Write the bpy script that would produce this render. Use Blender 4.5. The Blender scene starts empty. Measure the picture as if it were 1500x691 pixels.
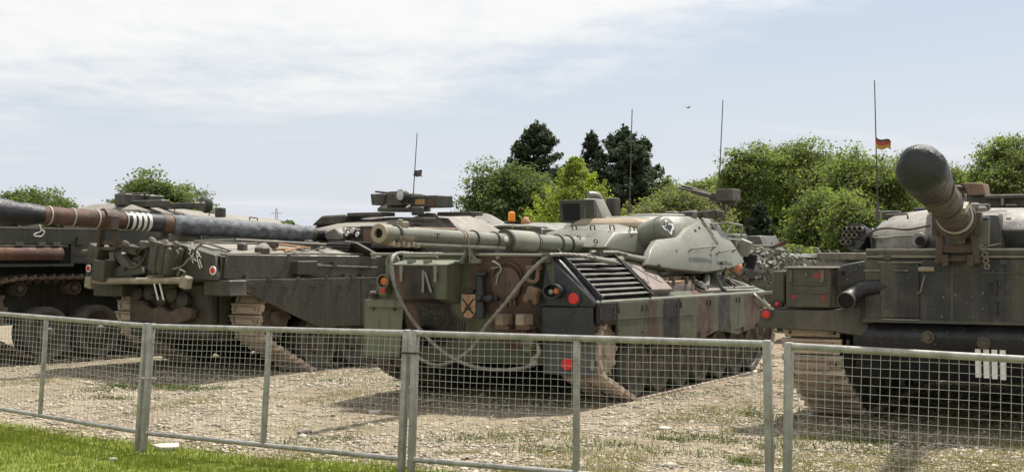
import bpy, bmesh, random
import numpy as np
from math import *
from mathutils import Vector, Matrix, Quaternion
SC = bpy.context.scene
COL = SC.collection
rnd = random.Random(7)

# ------------------------------------------------------------------ camera, light, exposure
EYE = 1.69
cd = bpy.data.cameras.new('camera'); cam = bpy.data.objects.new('camera', cd); COL.objects.link(cam)
cam.location = (0, 0, EYE); cam.rotation_euler = (pi/2, 0, 0)
cd.sensor_width = 36; cd.lens = 48.0; cd.shift_y = 29.5/1500
cd.clip_start = .05; cd.clip_end = 6000
SC.camera = cam
SUN_AZ, SUN_EL = 40.0, 64.0
sl = bpy.data.lights.new('sun', 'SUN'); sun = bpy.data.objects.new('sun', sl); COL.objects.link(sun)
sl.energy = 4.1; sl.angle = radians(2.5); sl.color = (1, .955, .88)
sdir = Vector((sin(radians(SUN_AZ))*cos(radians(SUN_EL)), cos(radians(SUN_AZ))*cos(radians(SUN_EL)), sin(radians(SUN_EL))))
sun.rotation_euler = (-sdir).to_track_quat('-Z', 'Y').to_euler()
vs = SC.view_settings; vs.view_transform = 'Standard'; vs.look = 'None'; vs.gamma = 1; vs.exposure = 0.9
SC.cycles.max_bounces = 6; SC.cycles.diffuse_bounces = 3; SC.cycles.glossy_bounces = 3; SC.cycles.transparent_max_bounces = 8

def nd(nt, typ, **kw):
    n = nt.nodes.new(typ)
    for k, v in kw.items():
        if k.startswith('i_'): n.inputs[int(k[2:]) if k[2:].isdigit() else k[2:].replace('_', ' ')].default_value = v
        else: setattr(n, k, v)
    return n
def noise(nt, vec, scale, detail=4, rough=.55, dist=0.0):
    n = nd(nt, 'ShaderNodeTexNoise'); n.inputs['Scale'].default_value = scale; n.inputs['Detail'].default_value = detail
    n.inputs['Roughness'].default_value = rough; n.inputs['Distortion'].default_value = dist
    if vec is not None: nt.links.new(vec, n.inputs['Vector'])
    return n.outputs['Fac']
def ramp(nt, val, a, b, va=0.0, vb=1.0):
    n = nd(nt, 'ShaderNodeMapRange'); n.interpolation_type = 'SMOOTHSTEP'
    nt.links.new(val, n.inputs[0]); n.inputs[1].default_value = a; n.inputs[2].default_value = b
    n.inputs[3].default_value = va; n.inputs[4].default_value = vb
    return n.outputs[0]
def mixc(nt, fac, a, b, mode='MIX'):
    n = nd(nt, 'ShaderNodeMix', data_type='RGBA', blend_type=mode)
    for i, v in ((0, fac), (6, a), (7, b)):
        if hasattr(v, 'is_output'): nt.links.new(v, n.inputs[i])
        elif i == 0: n.inputs[i].default_value = v
        else: n.inputs[i].default_value = (*v, 1) if len(v) == 3 else v
    return n.outputs[2]
def math_(nt, op, a, b=0.0):
    n = nd(nt, 'ShaderNodeMath', operation=op)
    for i, v in ((0, a), (1, b)):
        if hasattr(v, 'is_output'): nt.links.new(v, n.inputs[i])
        else: n.inputs[i].default_value = v
    return n.outputs[0]
def mapping(nt, vec, scale=(1, 1, 1), loc=(0, 0, 0), rot=(0, 0, 0)):
    n = nd(nt, 'ShaderNodeMapping'); nt.links.new(vec, n.inputs[0])
    n.inputs['Scale'].default_value = scale; n.inputs['Location'].default_value = loc; n.inputs['Rotation'].default_value = rot
    return n.outputs[0]

# ------------------------------------------------------------------ sky: hazy summer sky with thin high cloud
W = bpy.data.worlds.new('World'); SC.world = W; W.use_nodes = True
nt = W.node_tree; nt.nodes.clear()
sky = nd(nt, 'ShaderNodeTexSky', sky_type='NISHITA', sun_disc=False)
sky.sun_elevation = radians(SUN_EL); sky.sun_rotation = radians(SUN_AZ)
sky.air_density = 1.0; sky.dust_density = 2.2; sky.ozone_density = 1.0; sky.altitude = 60
tc = nd(nt, 'ShaderNodeTexCoord')
sep = nd(nt, 'ShaderNodeSeparateXYZ'); nt.links.new(tc.outputs['Generated'], sep.inputs[0])
zc = math_(nt, 'ADD', math_(nt, 'MAXIMUM', sep.outputs[2], 0.0), .10)
px_ = math_(nt, 'DIVIDE', sep.outputs[0], zc); py_ = math_(nt, 'DIVIDE', sep.outputs[1], zc)
cmb = nd(nt, 'ShaderNodeCombineXYZ'); nt.links.new(px_, cmb.inputs[0]); nt.links.new(py_, cmb.inputs[1])
P = cmb.outputs[0]
warp = noise(nt, mapping(nt, P, (.55, .8, 1), (1.3, 0.6, 0)), 1.0, 4, .55, .3)
fine = noise(nt, mapping(nt, P, (1.6, 1.3, 1), (3, 1, 0)), 3.0, 9, .66, .4)
wisp = noise(nt, mapping(nt, P, (.35, .95, 1), (9, 4, 0), (0, 0, radians(-24))), 1.5, 6, .55, .6)
edge = math_(nt, 'SUBTRACT', 4.75, math_(nt, 'MULTIPLY', math_(nt, 'MAXIMUM', math_(nt, 'ADD', px_, .35), 0.0), 1.35))
cl = math_(nt, 'SUBTRACT', edge, py_)
cl = math_(nt, 'ADD', cl, math_(nt, 'MULTIPLY', math_(nt, 'SUBTRACT', warp, .5), 3.2))
cl = math_(nt, 'ADD', cl, math_(nt, 'MULTIPLY', math_(nt, 'SUBTRACT', fine, .5), 1.3))
cl = math_(nt, 'MULTIPLY', ramp(nt, cl, -.6, 1.1), ramp(nt, fine, .25, .6, .84, 1.0))
ws = math_(nt, 'MULTIPLY', ramp(nt, wisp, .47, .75), .30)
cover = math_(nt, 'MAXIMUM', cl, ws)
haze = ramp(nt, sep.outputs[2], .0, .20, .85, .36)
skyh = mixc(nt, haze, sky.outputs[0], (6.6, 6.95, 7.75))
skyc = mixc(nt, math_(nt, 'MULTIPLY', cover, .82), skyh, (8.7, 8.55, 8.25))
bg = nd(nt, 'ShaderNodeBackground'); bg.inputs[1].default_value = .064
nt.links.new(skyc, bg.inputs[0])
wo = nd(nt, 'ShaderNodeOutputWorld'); nt.links.new(bg.outputs[0], wo.inputs[0])

# ------------------------------------------------------------------ materials
MATS = {}
def bsdf(name):
    m = bpy.data.materials.new(name); m.use_nodes = True
    return m, m.node_tree, m.node_tree.nodes['Principled BSDF']
def paint(name, col, col2=None, rough=.55, metal=0.0, scale=2.2, streak=.35, dirt=(.16, .125, .09), dirtamt=.45,
          bump=.12, chips=.0, chipcol=(.3, .29, .27), patches=None, spec=.4, rnd_obj=0.0, stains=None, dscale=2.6):
    m, nt, b = bsdf(name)
    tc = nd(nt, 'ShaderNodeTexCoord'); O = tc.outputs['Object']
    col2 = col2 or tuple(c*.72 for c in col)
    c = mixc(nt, ramp(nt, noise(nt, O, scale, 5), .35, .65), col, col2)
    if patches:
        nv = nd(nt, 'ShaderNodeTexNoise'); nv.inputs['Scale'].default_value = 2.0; nv.inputs['Detail'].default_value = 2
        nt.links.new(O, nv.inputs['Vector'])
        vm = nd(nt, 'ShaderNodeVectorMath', operation='MULTIPLY_ADD'); nt.links.new(nv.outputs['Color'], vm.inputs[0])
        vm.inputs[1].default_value = (.36, .36, .36); 
        vs_ = nd(nt, 'ShaderNodeVectorMath', operation='SUBTRACT'); nt.links.new(O, vs_.inputs[0]); vs_.inputs[1].default_value = (.18, .18, .18)
        nt.links.new(vs_.outputs[0], vm.inputs[2])
        for (p, r, pc, sc3) in patches:
            d = nd(nt, 'ShaderNodeVectorMath', operation='SUBTRACT'); nt.links.new(vm.outputs[0], d.inputs[0]); d.inputs[1].default_value = p
            d2 = nd(nt, 'ShaderNodeVectorMath', operation='MULTIPLY'); nt.links.new(d.outputs[0], d2.inputs[0]); d2.inputs[1].default_value = sc3
            ln = nd(nt, 'ShaderNodeVectorMath', operation='LENGTH'); nt.links.new(d2.outputs[0], ln.inputs[0])
            f = ramp(nt, ln.outputs['Value'], r-.05, r+.05, 1, 0)
            c = mixc(nt, f, c, pc)
    if streak:
        sm = noise(nt, mapping(nt, O, (9, 9, .7)), 1.0, 5, .6)
        c = mixc(nt, math_(nt, 'MULTIPLY', ramp(nt, sm, .42, .75), streak), c, dirt)
        sd = noise(nt, mapping(nt, O, (14, 14, 1.1), (5, 2, 1)), 1.0, 4, .6)
        c = mixc(nt, math_(nt, 'MULTIPLY', ramp(nt, sd, .5, .72), streak*.8), c, (.012, .012, .011))
    if dirtamt:
        dm = noise(nt, O, dscale, 9, .68, .3)
        c = mixc(nt, math_(nt, 'MULTIPLY', ramp(nt, dm, .46, .72), dirtamt), c, dirt)
    if stains:
        sx = noise(nt, mapping(nt, O, (1, 1, 1), (8, 3, 5)), 5.5, 8, .7, .4)
        c = mixc(nt, ramp(nt, sx, .57, .66, 0, .8), c, stains)
    if chips:
        cm = noise(nt, O, 38, 3, .6)
        c = mixc(nt, ramp(nt, cm, .68-chips*.1, .71-chips*.1), c, chipcol)
    if rnd_obj:
        oi = nd(nt, 'ShaderNodeObjectInfo')
        c = mixc(nt, 1.0, c, mixc(nt, oi.outputs['Random'], (1-rnd_obj,)*3, (1+rnd_obj,)*3), 'MULTIPLY')
    nt.links.new(c, b.inputs['Base Color'])
    rr = ramp(nt, noise(nt, O, 6, 6), .3, .7, rough-.12, rough+.14)
    nt.links.new(rr, b.inputs['Roughness']); b.inputs['Metallic'].default_value = metal
    b.inputs['Specular IOR Level'].default_value = spec
    if bump:
        bm_ = nd(nt, 'ShaderNodeBump'); bm_.inputs['Strength'].default_value = bump; bm_.inputs['Distance'].default_value = .02
        h = math_(nt, 'ADD', noise(nt, O, 45, 5, .65), math_(nt, 'MULTIPLY', noise(nt, O, 5, 4), 1.5))
        nt.links.new(h, bm_.inputs['Height']); nt.links.new(bm_.outputs[0], b.inputs['Normal'])
    MATS[name] = m
    return m
def flat(name, col, rough=.5, metal=0.0, emit=None, spec=.5, trans=0.0):
    m, nt, b = bsdf(name)
    tc = nd(nt, 'ShaderNodeTexCoord')
    c = mixc(nt, noise(nt, tc.outputs['Object'], 18, 6), tuple(x*.72 for x in col), tuple(min(1, x*1.2) for x in col))
    nt.links.new(c, b.inputs['Base Color']); b.inputs['Roughness'].default_value = rough; b.inputs['Metallic'].default_value = metal
    b.inputs['Specular IOR Level'].default_value = spec
    if trans: b.inputs['Transmission Weight'].default_value = trans
    MATS[name] = m
    return m
GREEN = (.092, .105, .068); BROWN = (.085, .048, .038); BLACK = (.009, .010, .013)
YS = (1, 1.6, .35)
LP = [((.42, 0, 1.5), .50, BROWN, (1, .4, .9)), ((.42, 0, .9), .3, BROWN, (1, .6, .8)), ((1.2, -.1, 1.35), .50, BLACK, (1, .7, .55)),
       ((-.60, 0, .95), .36, BLACK, (1, .4, 1.2)), ((-.92, 0, 1.0), .12, BROWN, (1, .4, .5)),
      ((1.55, .25, 1.1), .3, BLACK, (.5, 1, .5)), ((1.55, 1.55, 1.0), .26, BROWN, YS), ((1.55, 2.15, 1.0), .42, BLACK, YS), ((1.55, 3.35, 1.0), .5, BROWN, YS),
      ((1.55, 4.05, 1.0), .36, BLACK, YS), ((1.55, 5.25, 1.0), .5, BROWN, (1, 1.2, .5)), ((-1.5, 2, 1), .5, BLACK, YS), ((-1.5, 4, 1), .5, BROWN, YS)]
paint('camo_hull', GREEN, (.088, .10, .063), .5, patches=LP, dirtamt=.25, streak=.22, chips=.15, chipcol=(.2, .19, .16))
paint('camo_bin', GREEN, (.088, .10, .063), .5, patches=[((-.485, -.33, 1.4), .15, BLACK, (1, .15, .15)), ((-.76, -.33, 1.4), .12, BROWN, (1, .15, .15)), ((-.62, -.33, 1.4), .05, BLACK, (1, .15, .15))], dirtamt=.25, streak=.3)
paint('turret_green', (.18, .184, .152), (.152, .158, .128), .45, dirtamt=.22, streak=.2, chips=.12)
paint('turret_pale', (.24, .245, .20), (.19, .197, .162), .5, dirtamt=.2, streak=.2)
paint('tan_canvas', (.36, .28, .2), (.27, .22, .16), .85, dirtamt=.25, streak=.1, bump=.35)
paint('flap_green', (.15, .17, .115), (.12, .14, .095), .6, dirtamt=.45, streak=.5)
paint('flap_grey', (.075, .085, .095), (.055, .065, .075), .55, dirtamt=.35)
paint('black_paint', (.012, .013, .017), (.02, .021, .025), .40, dirtamt=.2, streak=.2, dirt=(.06, .06, .057), chips=.15, chipcol=(.16, .16, .16))
paint('brown_paint', BROWN, (.085, .05, .036), .55, dirtamt=.4)
paint('deck_mauve', (.24, .195, .175), (.18, .145, .13), .6, dirtamt=.4, chips=.2)
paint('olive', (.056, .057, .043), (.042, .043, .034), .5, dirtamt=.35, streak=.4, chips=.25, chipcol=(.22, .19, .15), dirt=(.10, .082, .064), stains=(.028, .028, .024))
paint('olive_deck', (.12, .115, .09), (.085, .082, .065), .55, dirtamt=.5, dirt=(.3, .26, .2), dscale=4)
paint('olive_grey', (.062, .064, .053), (.048, .05, .042), .5, dirtamt=.32, streak=.3)
paint('sunlit_dust', (.20, .182, .152), (.15, .14, .118), .65, dirtamt=.45, dirt=(.25, .22, .185), streak=.2)  # pale dusty tone with sunlight on roofs and decks built into the colour
paint('turret_dark', (.045, .046, .038), (.035, .036, .03), .5, dirtamt=.3)
paint('rust', (.12, .05, .028), (.07, .035, .025), .75, dirtamt=.5, dirt=(.2, .13, .09), bump=.3, streak=.3)
paint('barrel_rust', (.115, .06, .042), (.07, .045, .035), .75, dirtamt=.5, dirt=(.17, .12, .09), bump=.4, streak=0, scale=4)
paint('dusty_track', (.48, .39, .315), (.33, .265, .21), .9, dirtamt=.5, dirt=(.54, .45, .365), bump=.4, rnd_obj=.2, streak=.35, chips=.35, chipcol=(.1, .08, .065), dscale=9, stains=(.14, .11, .085))
paint('dark_track', (.10, .078, .06), (.07, .055, .045), .85, dirtamt=.6, dirt=(.19, .145, .11), bump=.4, rnd_obj=.2, streak=.2, dscale=7)
paint('rubber', (.08, .076, .07), (.11, .10, .092), .8, dirtamt=.6, dirt=(.16, .145, .125), streak=0, bump=.2, dscale=4)
paint('wheel_steel', (.09, .086, .074), (.13, .115, .095), .65, dirtamt=.65, dirt=(.19, .16, .13), bump=.25, dscale=4)
paint('bare_dark', (.04, .038, .034), (.06, .05, .042), .6, dirtamt=.5, bump=.25)
paint('canvas_black', (.011, .012, .014), (.02, .021, .024), .36, dirtamt=.16, dirt=(.05, .05, .05), streak=.08, bump=.45)
paint('canvas_sleeve', (.06, .068, .082), (.15, .16, .175), .6, dirtamt=.35, dirt=(.2, .2, .2), streak=0, bump=.8, scale=6)
paint('canvas_grey', (.22, .215, .2), (.13, .13, .12), .85, dirtamt=.4, streak=.1, bump=.4)
paint('strap_mat', (.42, .38, .33), None, .8, dirtamt=.2, streak=0)
paint('galvanised', (.375, .365, .345), (.27, .265, .25), .5, .3, scale=9, dirtamt=.35, dirt=(.15, .14, .115), streak=.25, bump=.2, spec=.5, dscale=11, stains=(.2, .18, .15), chips=.05, chipcol=(.6, .6, .58))
paint('wire_steel', (.52, .52, .50), (.42, .42, .40), .5, .4, scale=20, dirtamt=.15, streak=0, bump=0)
paint('cable_mat', (.24, .225, .205), (.17, .16, .145), .6, .15, scale=12, dirtamt=.3, streak=0, bump=.3)
paint('bare_tan', (.30, .265, .19), (.22, .19, .14), .6, dirtamt=.4, streak=.2, scale=6)
paint('wood', (.42, .25, .13), (.3, .17, .09), .6, dirtamt=.2, streak=.2)
paint('wood_dirty', (.2, .125, .085), (.13, .085, .06), .8, dirtamt=.4, streak=.3)
paint('block_tan', (.33, .28, .215), (.24, .2, .15), .8, dirtamt=.4, streak=.3)
paint('net_mat', (.20, .20, .165), (.09, .095, .07), .9, scale=9, dirtamt=.5, dirt=(.4, .39, .35), dscale=11, streak=0)
RPt = [((-.85, .1, 1.3), .12, BLACK, (1, .6, .5)), ((-.25, .0, 1.3), .40, (.022, .024, .03), (1, .5, .8)), ((-.5, 0, 1.35), .2, (.02, .021, .025), (1, .6, .6)), ((.35, 0, 1.3), .2, (.02, .022, .028), (1, .5, .5)), ((-1.0, .2, 1.5), .2, BLACK, (1, .5, .8))]
paint('camo_right', (.072, .070, .052), (.056, .055, .042), .48, patches=RPt, dirtamt=.3, chips=.12, chipcol=(.26, .26, .24), dirt=(.15, .12, .10))
paint('right_box', (.068, .065, .05), (.054, .052, .04), .5, dirtamt=.35)
RT = [((-1.55, 2.2, 1.7), .35, (.03, .03, .032), (1, .6, 1)), ((-.2, 1.2, 1.7), .3, (.035, .035, .036), (.8, .6, .8)), ((.75, 1.0, 1.75), .55, (.03, .031, .034), (.7, .6, 1.2))]
paint('turret_right', (.30, .285, .255), (.19, .18, .16), .55, patches=RT, dirtamt=.5, dirt=(.15, .135, .115), streak=.4, scale=3, stains=(.05, .05, .05), bump=.3)
flat('white_paint', (.62, .60, .55), .6)
flat('white_bright', (.8, .8, .78), .55)
flat('red_reflector', (.62, .018, .015), .3)
flat('red_faded', (.26, .03, .025), .6)
flat('red_lens', (.4, .02, .02), .2)
flat('orange_lens', (.5, .13, .02), .2)
flat('beacon_orange', (.9, .28, .02), .25)
flat('clear_glass', (.45, .47, .48), .08)
flat('dark_glass', (.02, .024, .03), .08)
flat('cavity_shade', (.006, .006, .006), .9)  # near-black colour for the shade inside holes and recesses
flat('shield_orange', (.40, .19, .10), .6)
flat('shield_tan', (.36, .28, .18), .6)
flat('ink_dark', (.035, .035, .03), .7)
flat('flag_red', (.38, .06, .045), .8)
flat('flag_gold', (.45, .30, .06), .8)
flat('flag_black', (.04, .035, .035), .8)
flat('flag_navy', (.04, .045, .08), .8)
flat('orange_paint', (.55, .2, .09), .6); flat('brown_cloth', (.34, .17, .09), .8); flat('hazy_steel', (.42, .44, .46), .8)  # hazy_steel: distance haze mixed into the pylon grey
flat('yellow_label', (.35, .21, .08), .6)
flat('grey_decal', (.17, .18, .17), .6); flat('faint_decal', (.07, .072, .07), .6)

# ------------------------------------------------------------------ geometry helpers
class MB:
    """collects vertices and faces of one part"""
    def __init__(s, M=None): s.v = []; s.f = []; s.M = M or Matrix.Identity(4)
    def add(s, vs, fs):
        o = len(s.v); s.v += [tuple(s.M @ Vector(p)) for p in vs]; s.f += [tuple(i+o for i in f) for f in fs]; return s
    def hexa(s, p): return s.add(p, [(0, 3, 2, 1), (4, 5, 6, 7), (0, 1, 5, 4), (1, 2, 6, 5), (2, 3, 7, 6), (3, 0, 4, 7)])
    def box(s, a, b):
        x0, y0, z0 = a; x1, y1, z1 = b
        return s.hexa([(x0, y0, z0), (x1, y0, z0), (x1, y1, z0), (x0, y1, z0), (x0, y0, z1), (x1, y0, z1), (x1, y1, z1), (x0, y1, z1)])
    def cbox(s, c, d, R=None):
        R = R or Matrix.Identity(3); h = [Vector((sx*d[0]/2, sy*d[1]/2, sz*d[2]/2)) for sz in (-1, 1) for sx, sy in ((-1, -1), (1, -1), (1, 1), (-1, 1))]
        return s.hexa([Vector(c)+R @ p for p in h])
    def prism(s, poly, ax, a, b):
        n = len(poly)
        def P(p, t): q = list(p); q.insert(ax, t); return tuple(q)
        vs = [P(p, a) for p in poly]+[P(p, b) for p in poly]
        fs = [tuple(range(n)), tuple(range(2*n-1, n-1, -1))]+[(i, i+n, (i+1) % n+n, (i+1) % n) for i in range(n)]
        return s.add(vs, fs)
    def loft(s, rings, caps=True, closed=True):
        n = len(rings[0]); vs = [p for r in rings for p in r]; fs = []
        for k in range(len(rings)-1):
            for i in range(n if closed else n-1):
                j = (i+1) % n; fs.append((k*n+i, k*n+j, (k+1)*n+j, (k+1)*n+i))
        if caps: fs += [tuple(range(n-1, -1, -1)), tuple((len(rings)-1)*n+i for i in range(n))]
        return s.add(vs, fs)
    def tube(s, p0, p1, r0, r1=None, n=10, caps=True):
        return s.lathe(p0, Vector(p1)-Vector(p0), [(r0, 0), (r0 if r1 is None else r1, (Vector(p1)-Vector(p0)).length)], n, caps)
    def lathe(s, o, d, prof, n=16, caps=True):
        o = Vector(o); d = Vector(d).normalized(); u = d.orthogonal().normalized()
        if abs(d.z) < .9: u = d.cross(Vector((0, 0, 1))).normalized()
        w = d.cross(u)
        rings = [[tuple(o+d*t+(u*cos(2*pi*i/n)+w*sin(2*pi*i/n))*r) for i in range(n)] for r, t in prof]
        return s.loft(rings, caps)
    def path(s, pts, r, n=8, rf=None):
        pts = [Vector(p) for p in pts]; rings = []; u = None
        for k, p in enumerate(pts):
            d = (pts[min(k+1, len(pts)-1)]-pts[max(k-1, 0)]).normalized()
            if u is None: u = d.orthogonal().normalized()
            u = (u-d*u.dot(d)).normalized(); w = d.cross(u); rr = rf(k) if rf else r
            rings.append([tuple(p+(u*cos(2*pi*i/n)+w*sin(2*pi*i/n))*rr) for i in range(n)])
        return s.loft(rings)
    def islands(s):
        n = len(s.v); par = list(range(n))
        def fi(a):
            while par[a] != a: par[a] = par[par[a]]; a = par[a]
            return a
        for f in s.f:
            for b in f[1:]: par[fi(b)] = fi(f[0])
        gr = {}
        for i in range(n): gr.setdefault(fi(i), []).append(i)
        bx = [([min(s.v[i][k] for i in g_)-.004 for k in range(3)], [max(s.v[i][k] for i in g_)+.004 for k in range(3)], g_) for g_ in gr.values()]
        done = False
        while not done:
            done = True
            for a in range(len(bx)):
                for b in range(a+1, len(bx)):
                    A_, B_ = bx[a], bx[b]
                    if all(A_[0][k] <= B_[1][k] and B_[0][k] <= A_[1][k] for k in range(3)):
                        bx[a] = ([min(A_[0][k], B_[0][k]) for k in range(3)], [max(A_[1][k], B_[1][k]) for k in range(3)], A_[2]+B_[2]); bx.pop(b); done = False; break
                if not done: break
        return [b[2] for b in bx]
    def build(s, name, mat, parent=None, bevel=0.0, smooth=35, seg=1, label=None, kind=None, split=True):
        if split and smooth and not kind and len(s.v) < 4000:
            isl = s.islands()
            if len(isl) > 1:
                first = None
                for g_ in isl:
                    mp = {o: i for i, o in enumerate(sorted(g_))}; q = MB(); q.v = [s.v[o] for o in sorted(g_)]; q.f = [tuple(mp[i] for i in f) for f in s.f if f[0] in mp]
                    o = q.build(name, mat, parent, bevel, smooth, seg, label, kind, False); first = first or o
                return first
        me = bpy.data.meshes.new(name); me.from_pydata(s.v, [], s.f)
        bm = bmesh.new(); bm.from_mesh(me); bmesh.ops.remove_doubles(bm, verts=bm.verts, dist=1e-5)
        bmesh.ops.recalc_face_normals(bm, faces=bm.faces)
        if bevel:
            es = [e for e in bm.edges if len(e.link_faces) == 2 and e.calc_face_angle(0) > radians(28)]
            bmesh.ops.bevel(bm, geom=es, offset=bevel, segments=seg, affect='EDGES', profile=.5, clamp_overlap=True)
        bm.to_mesh(me); bm.free()
        me.materials.append(MATS[mat] if isinstance(mat, str) else mat)
        if smooth:
            me.polygons.foreach_set('use_smooth', [True]*len(me.polygons)); me.set_sharp_from_angle(angle=radians(smooth))
        return link(name, me, parent, label, kind)
def link(name, me, parent=None, label=None, kind=None, M=None):
    o = bpy.data.objects.new(name, me); COL.objects.link(o); o.parent = parent
    if M is not None: o.matrix_local = M
    if label: o['label'] = label
    if kind: o['kind'] = kind
    return o
def thing(name, label, cat, loc=(0, 0, 0), rz=0.0, group=None):
    o = link(name, None); o.location = loc; o.rotation_euler = (0, 0, rz); return tag(o, label, cat, group)
def tag(o, label, cat, group=None):
    o['label'] = label; o['category'] = cat
    if group: o['group'] = group
    return o
def smoothpts(pts, n=6):
    pts = [Vector(p) for p in pts]; out = []
    for i in range(len(pts)-1):
        p0, p1, p2, p3 = pts[max(i-1, 0)], pts[i], pts[i+1], pts[min(i+2, len(pts)-1)]
        for k in range(n):
            t = k/n; out.append(.5*((2*p1)+(p2-p0)*t+(2*p0-5*p1+4*p2-p3)*t*t+(3*p1-p0-3*p2+p3)*t**3))
    return out+[pts[-1]]
def numpy_mesh(name, V, Fc, mat, parent=None, smooth=False, kind=None):
    """V (n,3), Fc (m,k) arrays"""
    me = bpy.data.meshes.new(name); n, k = len(Fc), Fc.shape[1]
    me.vertices.add(len(V)); me.vertices.foreach_set('co', np.ascontiguousarray(V, np.float32).ravel())
    me.loops.add(n*k); me.loops.foreach_set('vertex_index', np.ascontiguousarray(Fc, np.int32).ravel())
    me.polygons.add(n); me.polygons.foreach_set('loop_start', np.arange(0, n*k, k, dtype=np.int32))
    if smooth: me.polygons.foreach_set('use_smooth', np.ones(n, bool))
    me.update(calc_edges=True); me.materials.append(MATS[mat])
    return link(name, me, parent, kind=kind)
def text_mesh(mb, s, M, size):
    """lettering as thin raised paint"""
    cu = bpy.data.curves.new('lettering', 'FONT'); cu.body = s; cu.size = size; cu.align_x = 'CENTER'; cu.align_y = 'CENTER'; cu.extrude = .0015
    o = bpy.data.objects.new('lettering', cu); me = bpy.data.meshes.new_from_object(o)
    mb.add([tuple(M @ v.co) for v in me.vertices], [tuple(p.vertices) for p in me.polygons])
    bpy.data.objects.remove(o); bpy.data.meshes.remove(me); return mb

FPX, CX, HY = 2000.0, 750.0, 375.0          # survey of the photograph: focal length and horizon
class Frame:
    """a heading frame on the ground: x right, y ahead, z up; hit() measures where a sight line meets one of its planes"""
    def __init__(s, ox, oy, oz, th):
        t = radians(th); s.th = t; s.M = Matrix.Translation((ox, oy, oz)) @ Matrix.Rotation(-t, 4, 'Z'); s.I = s.M.inverted()
    def hit(s, px, py, ax, val):
        c = s.I @ Vector((0, 0, EYE)); d = s.I.to_3x3() @ Vector(((px-CX)/FPX, 1, (HY-py)/FPX))
        return c+d*((val-c[ax])/d[ax])
    def loc(s, P): return s.I @ Vector(P)
def at(px, py, Y): return Vector(((px-CX)/FPX*Y, Y, EYE+(HY-py)/FPX*Y))
def g(x, y):
    return (-.10*np.exp(-(((x+4)/2.4)**2+((y-12.4)/3.2)**2))+.12*np.exp(-(((x+9.5)/3.2)**2+((y-23)/5)**2))
            +.02*np.sin(x*1.3+.4*y)*np.sin(y*.9+1)*np.exp(-((y-15)/14)**2))
paint('slat_paint', (.15, .15, .135), (.10, .10, .09), .45, .1, dirtamt=.4)
# ------------------------------------------------------------------ ground
def ground_mat():
    m, nt, b = bsdf('ground'); tc = nd(nt, 'ShaderNodeTexCoord'); O = tc.outputs['Object']
    sp = nd(nt, 'ShaderNodeSeparateXYZ'); nt.links.new(O, sp.inputs[0])
    vor = nd(nt, 'ShaderNodeTexVoronoi'); vor.inputs['Scale'].default_value = 34; vor.inputs['Randomness'].default_value = 1
    dv = nd(nt, 'ShaderNodeVectorMath', operation='ADD'); nt.links.new(O, dv.inputs[0])
    nn = nd(nt, 'ShaderNodeTexNoise'); nn.inputs['Scale'].default_value = 20; nt.links.new(O, nn.inputs['Vector'])
    sc_ = nd(nt, 'ShaderNodeVectorMath', operation='SCALE'); sc_.inputs['Scale'].default_value = .05; nt.links.new(nn.outputs['Color'], sc_.inputs[0])
    nt.links.new(sc_.outputs[0], dv.inputs[1]); nt.links.new(dv.outputs[0], vor.inputs['Vector'])
    s2 = nd(nt, 'ShaderNodeSeparateColor'); nt.links.new(vor.outputs['Color'], s2.inputs[0])
    stone = mixc(nt, s2.outputs[0], (.29, .245, .185), (.45, .39, .305))
    soil = mixc(nt, noise(nt, O, 9, 6), (.215, .17, .12), (.33, .27, .195))
    c = mixc(nt, ramp(nt, noise(nt, O, .9, 6, .65), .36, .58), stone, soil)
    c = mixc(nt, ramp(nt, vor.outputs['Distance'], .35, .6, 0, .6), c, (.10, .08, .055))
    # thin weeds growing through the stones
    gm = math_(nt, 'MULTIPLY', ramp(nt, noise(nt, mapping(nt, O, (1, 1, 1), (4.2, 1.5, 0)), .75, 5, .6), .38, .58), ramp(nt, noise(nt, O, 16, 4, .7), .42, .6))
    near = ramp(nt, sp.outputs[1], 9.0, 15.5, .9, .25)
    c = mixc(nt, math_(nt, 'MULTIPLY', gm, near), c, mixc(nt, noise(nt, O, 3, 3), (.125, .135, .055), (.22, .185, .10)))
    # mown grass verge this side of the barriers
    edge = math_(nt, 'ADD', math_(nt, 'ADD', math_(nt, 'MULTIPLY', sp.outputs[0], .765), sp.outputs[1]), math_(nt, 'MULTIPLY', math_(nt, 'SUBTRACT', noise(nt, O, 2.2, 6, .65), .5), 1.0))
    grass = mixc(nt, noise(nt, O, 5, 7, .7), (.105, .14, .022), (.18, .20, .045))
    c = mixc(nt, ramp(nt, edge, 10.15, 10.5, 1, 0), c, grass)
    # field beyond the vehicle park
    far = ramp(nt, sp.outputs[1], 38, 46)
    c = mixc(nt, far, c, mixc(nt, noise(nt, O, .6, 6), (.07, .10, .03), (.13, .15, .05)))
    nt.links.new(c, b.inputs['Base Color']); b.inputs['Roughness'].default_value = .95; b.inputs['Specular IOR Level'].default_value = .15
    bm_ = nd(nt, 'ShaderNodeBump'); bm_.inputs['Strength'].default_value = .6; bm_.inputs['Distance'].default_value = .02
    h = math_(nt, 'SUBTRACT', noise(nt, O, 30, 5, .6), math_(nt, 'MULTIPLY', vor.outputs['Distance'], 1.2))
    nt.links.new(h, bm_.inputs['Height']); nt.links.new(bm_.outputs[0], b.inputs['Normal'])
    MATS['ground'] = m
ground_mat()
def axis(lo, hi, fine0, fine1, step):
    a = list(np.arange(fine0, fine1+1e-6, step)); s = step; x = fine1
    while x < hi: s *= 1.35; x += s; a.append(x)
    s = step; x = fine0; pre = []
    while x > lo: s *= 1.35; x -= s; pre.append(x)
    return np.array(pre[::-1]+a)
xs = axis(-2500, 2500, -13, 11, .12); ys = axis(-300, 4500, 5.0, 30, .12)
XX, YY = np.meshgrid(xs, ys); ZZ = g(XX, YY)
nrng = np.random.default_rng(5)
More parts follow.
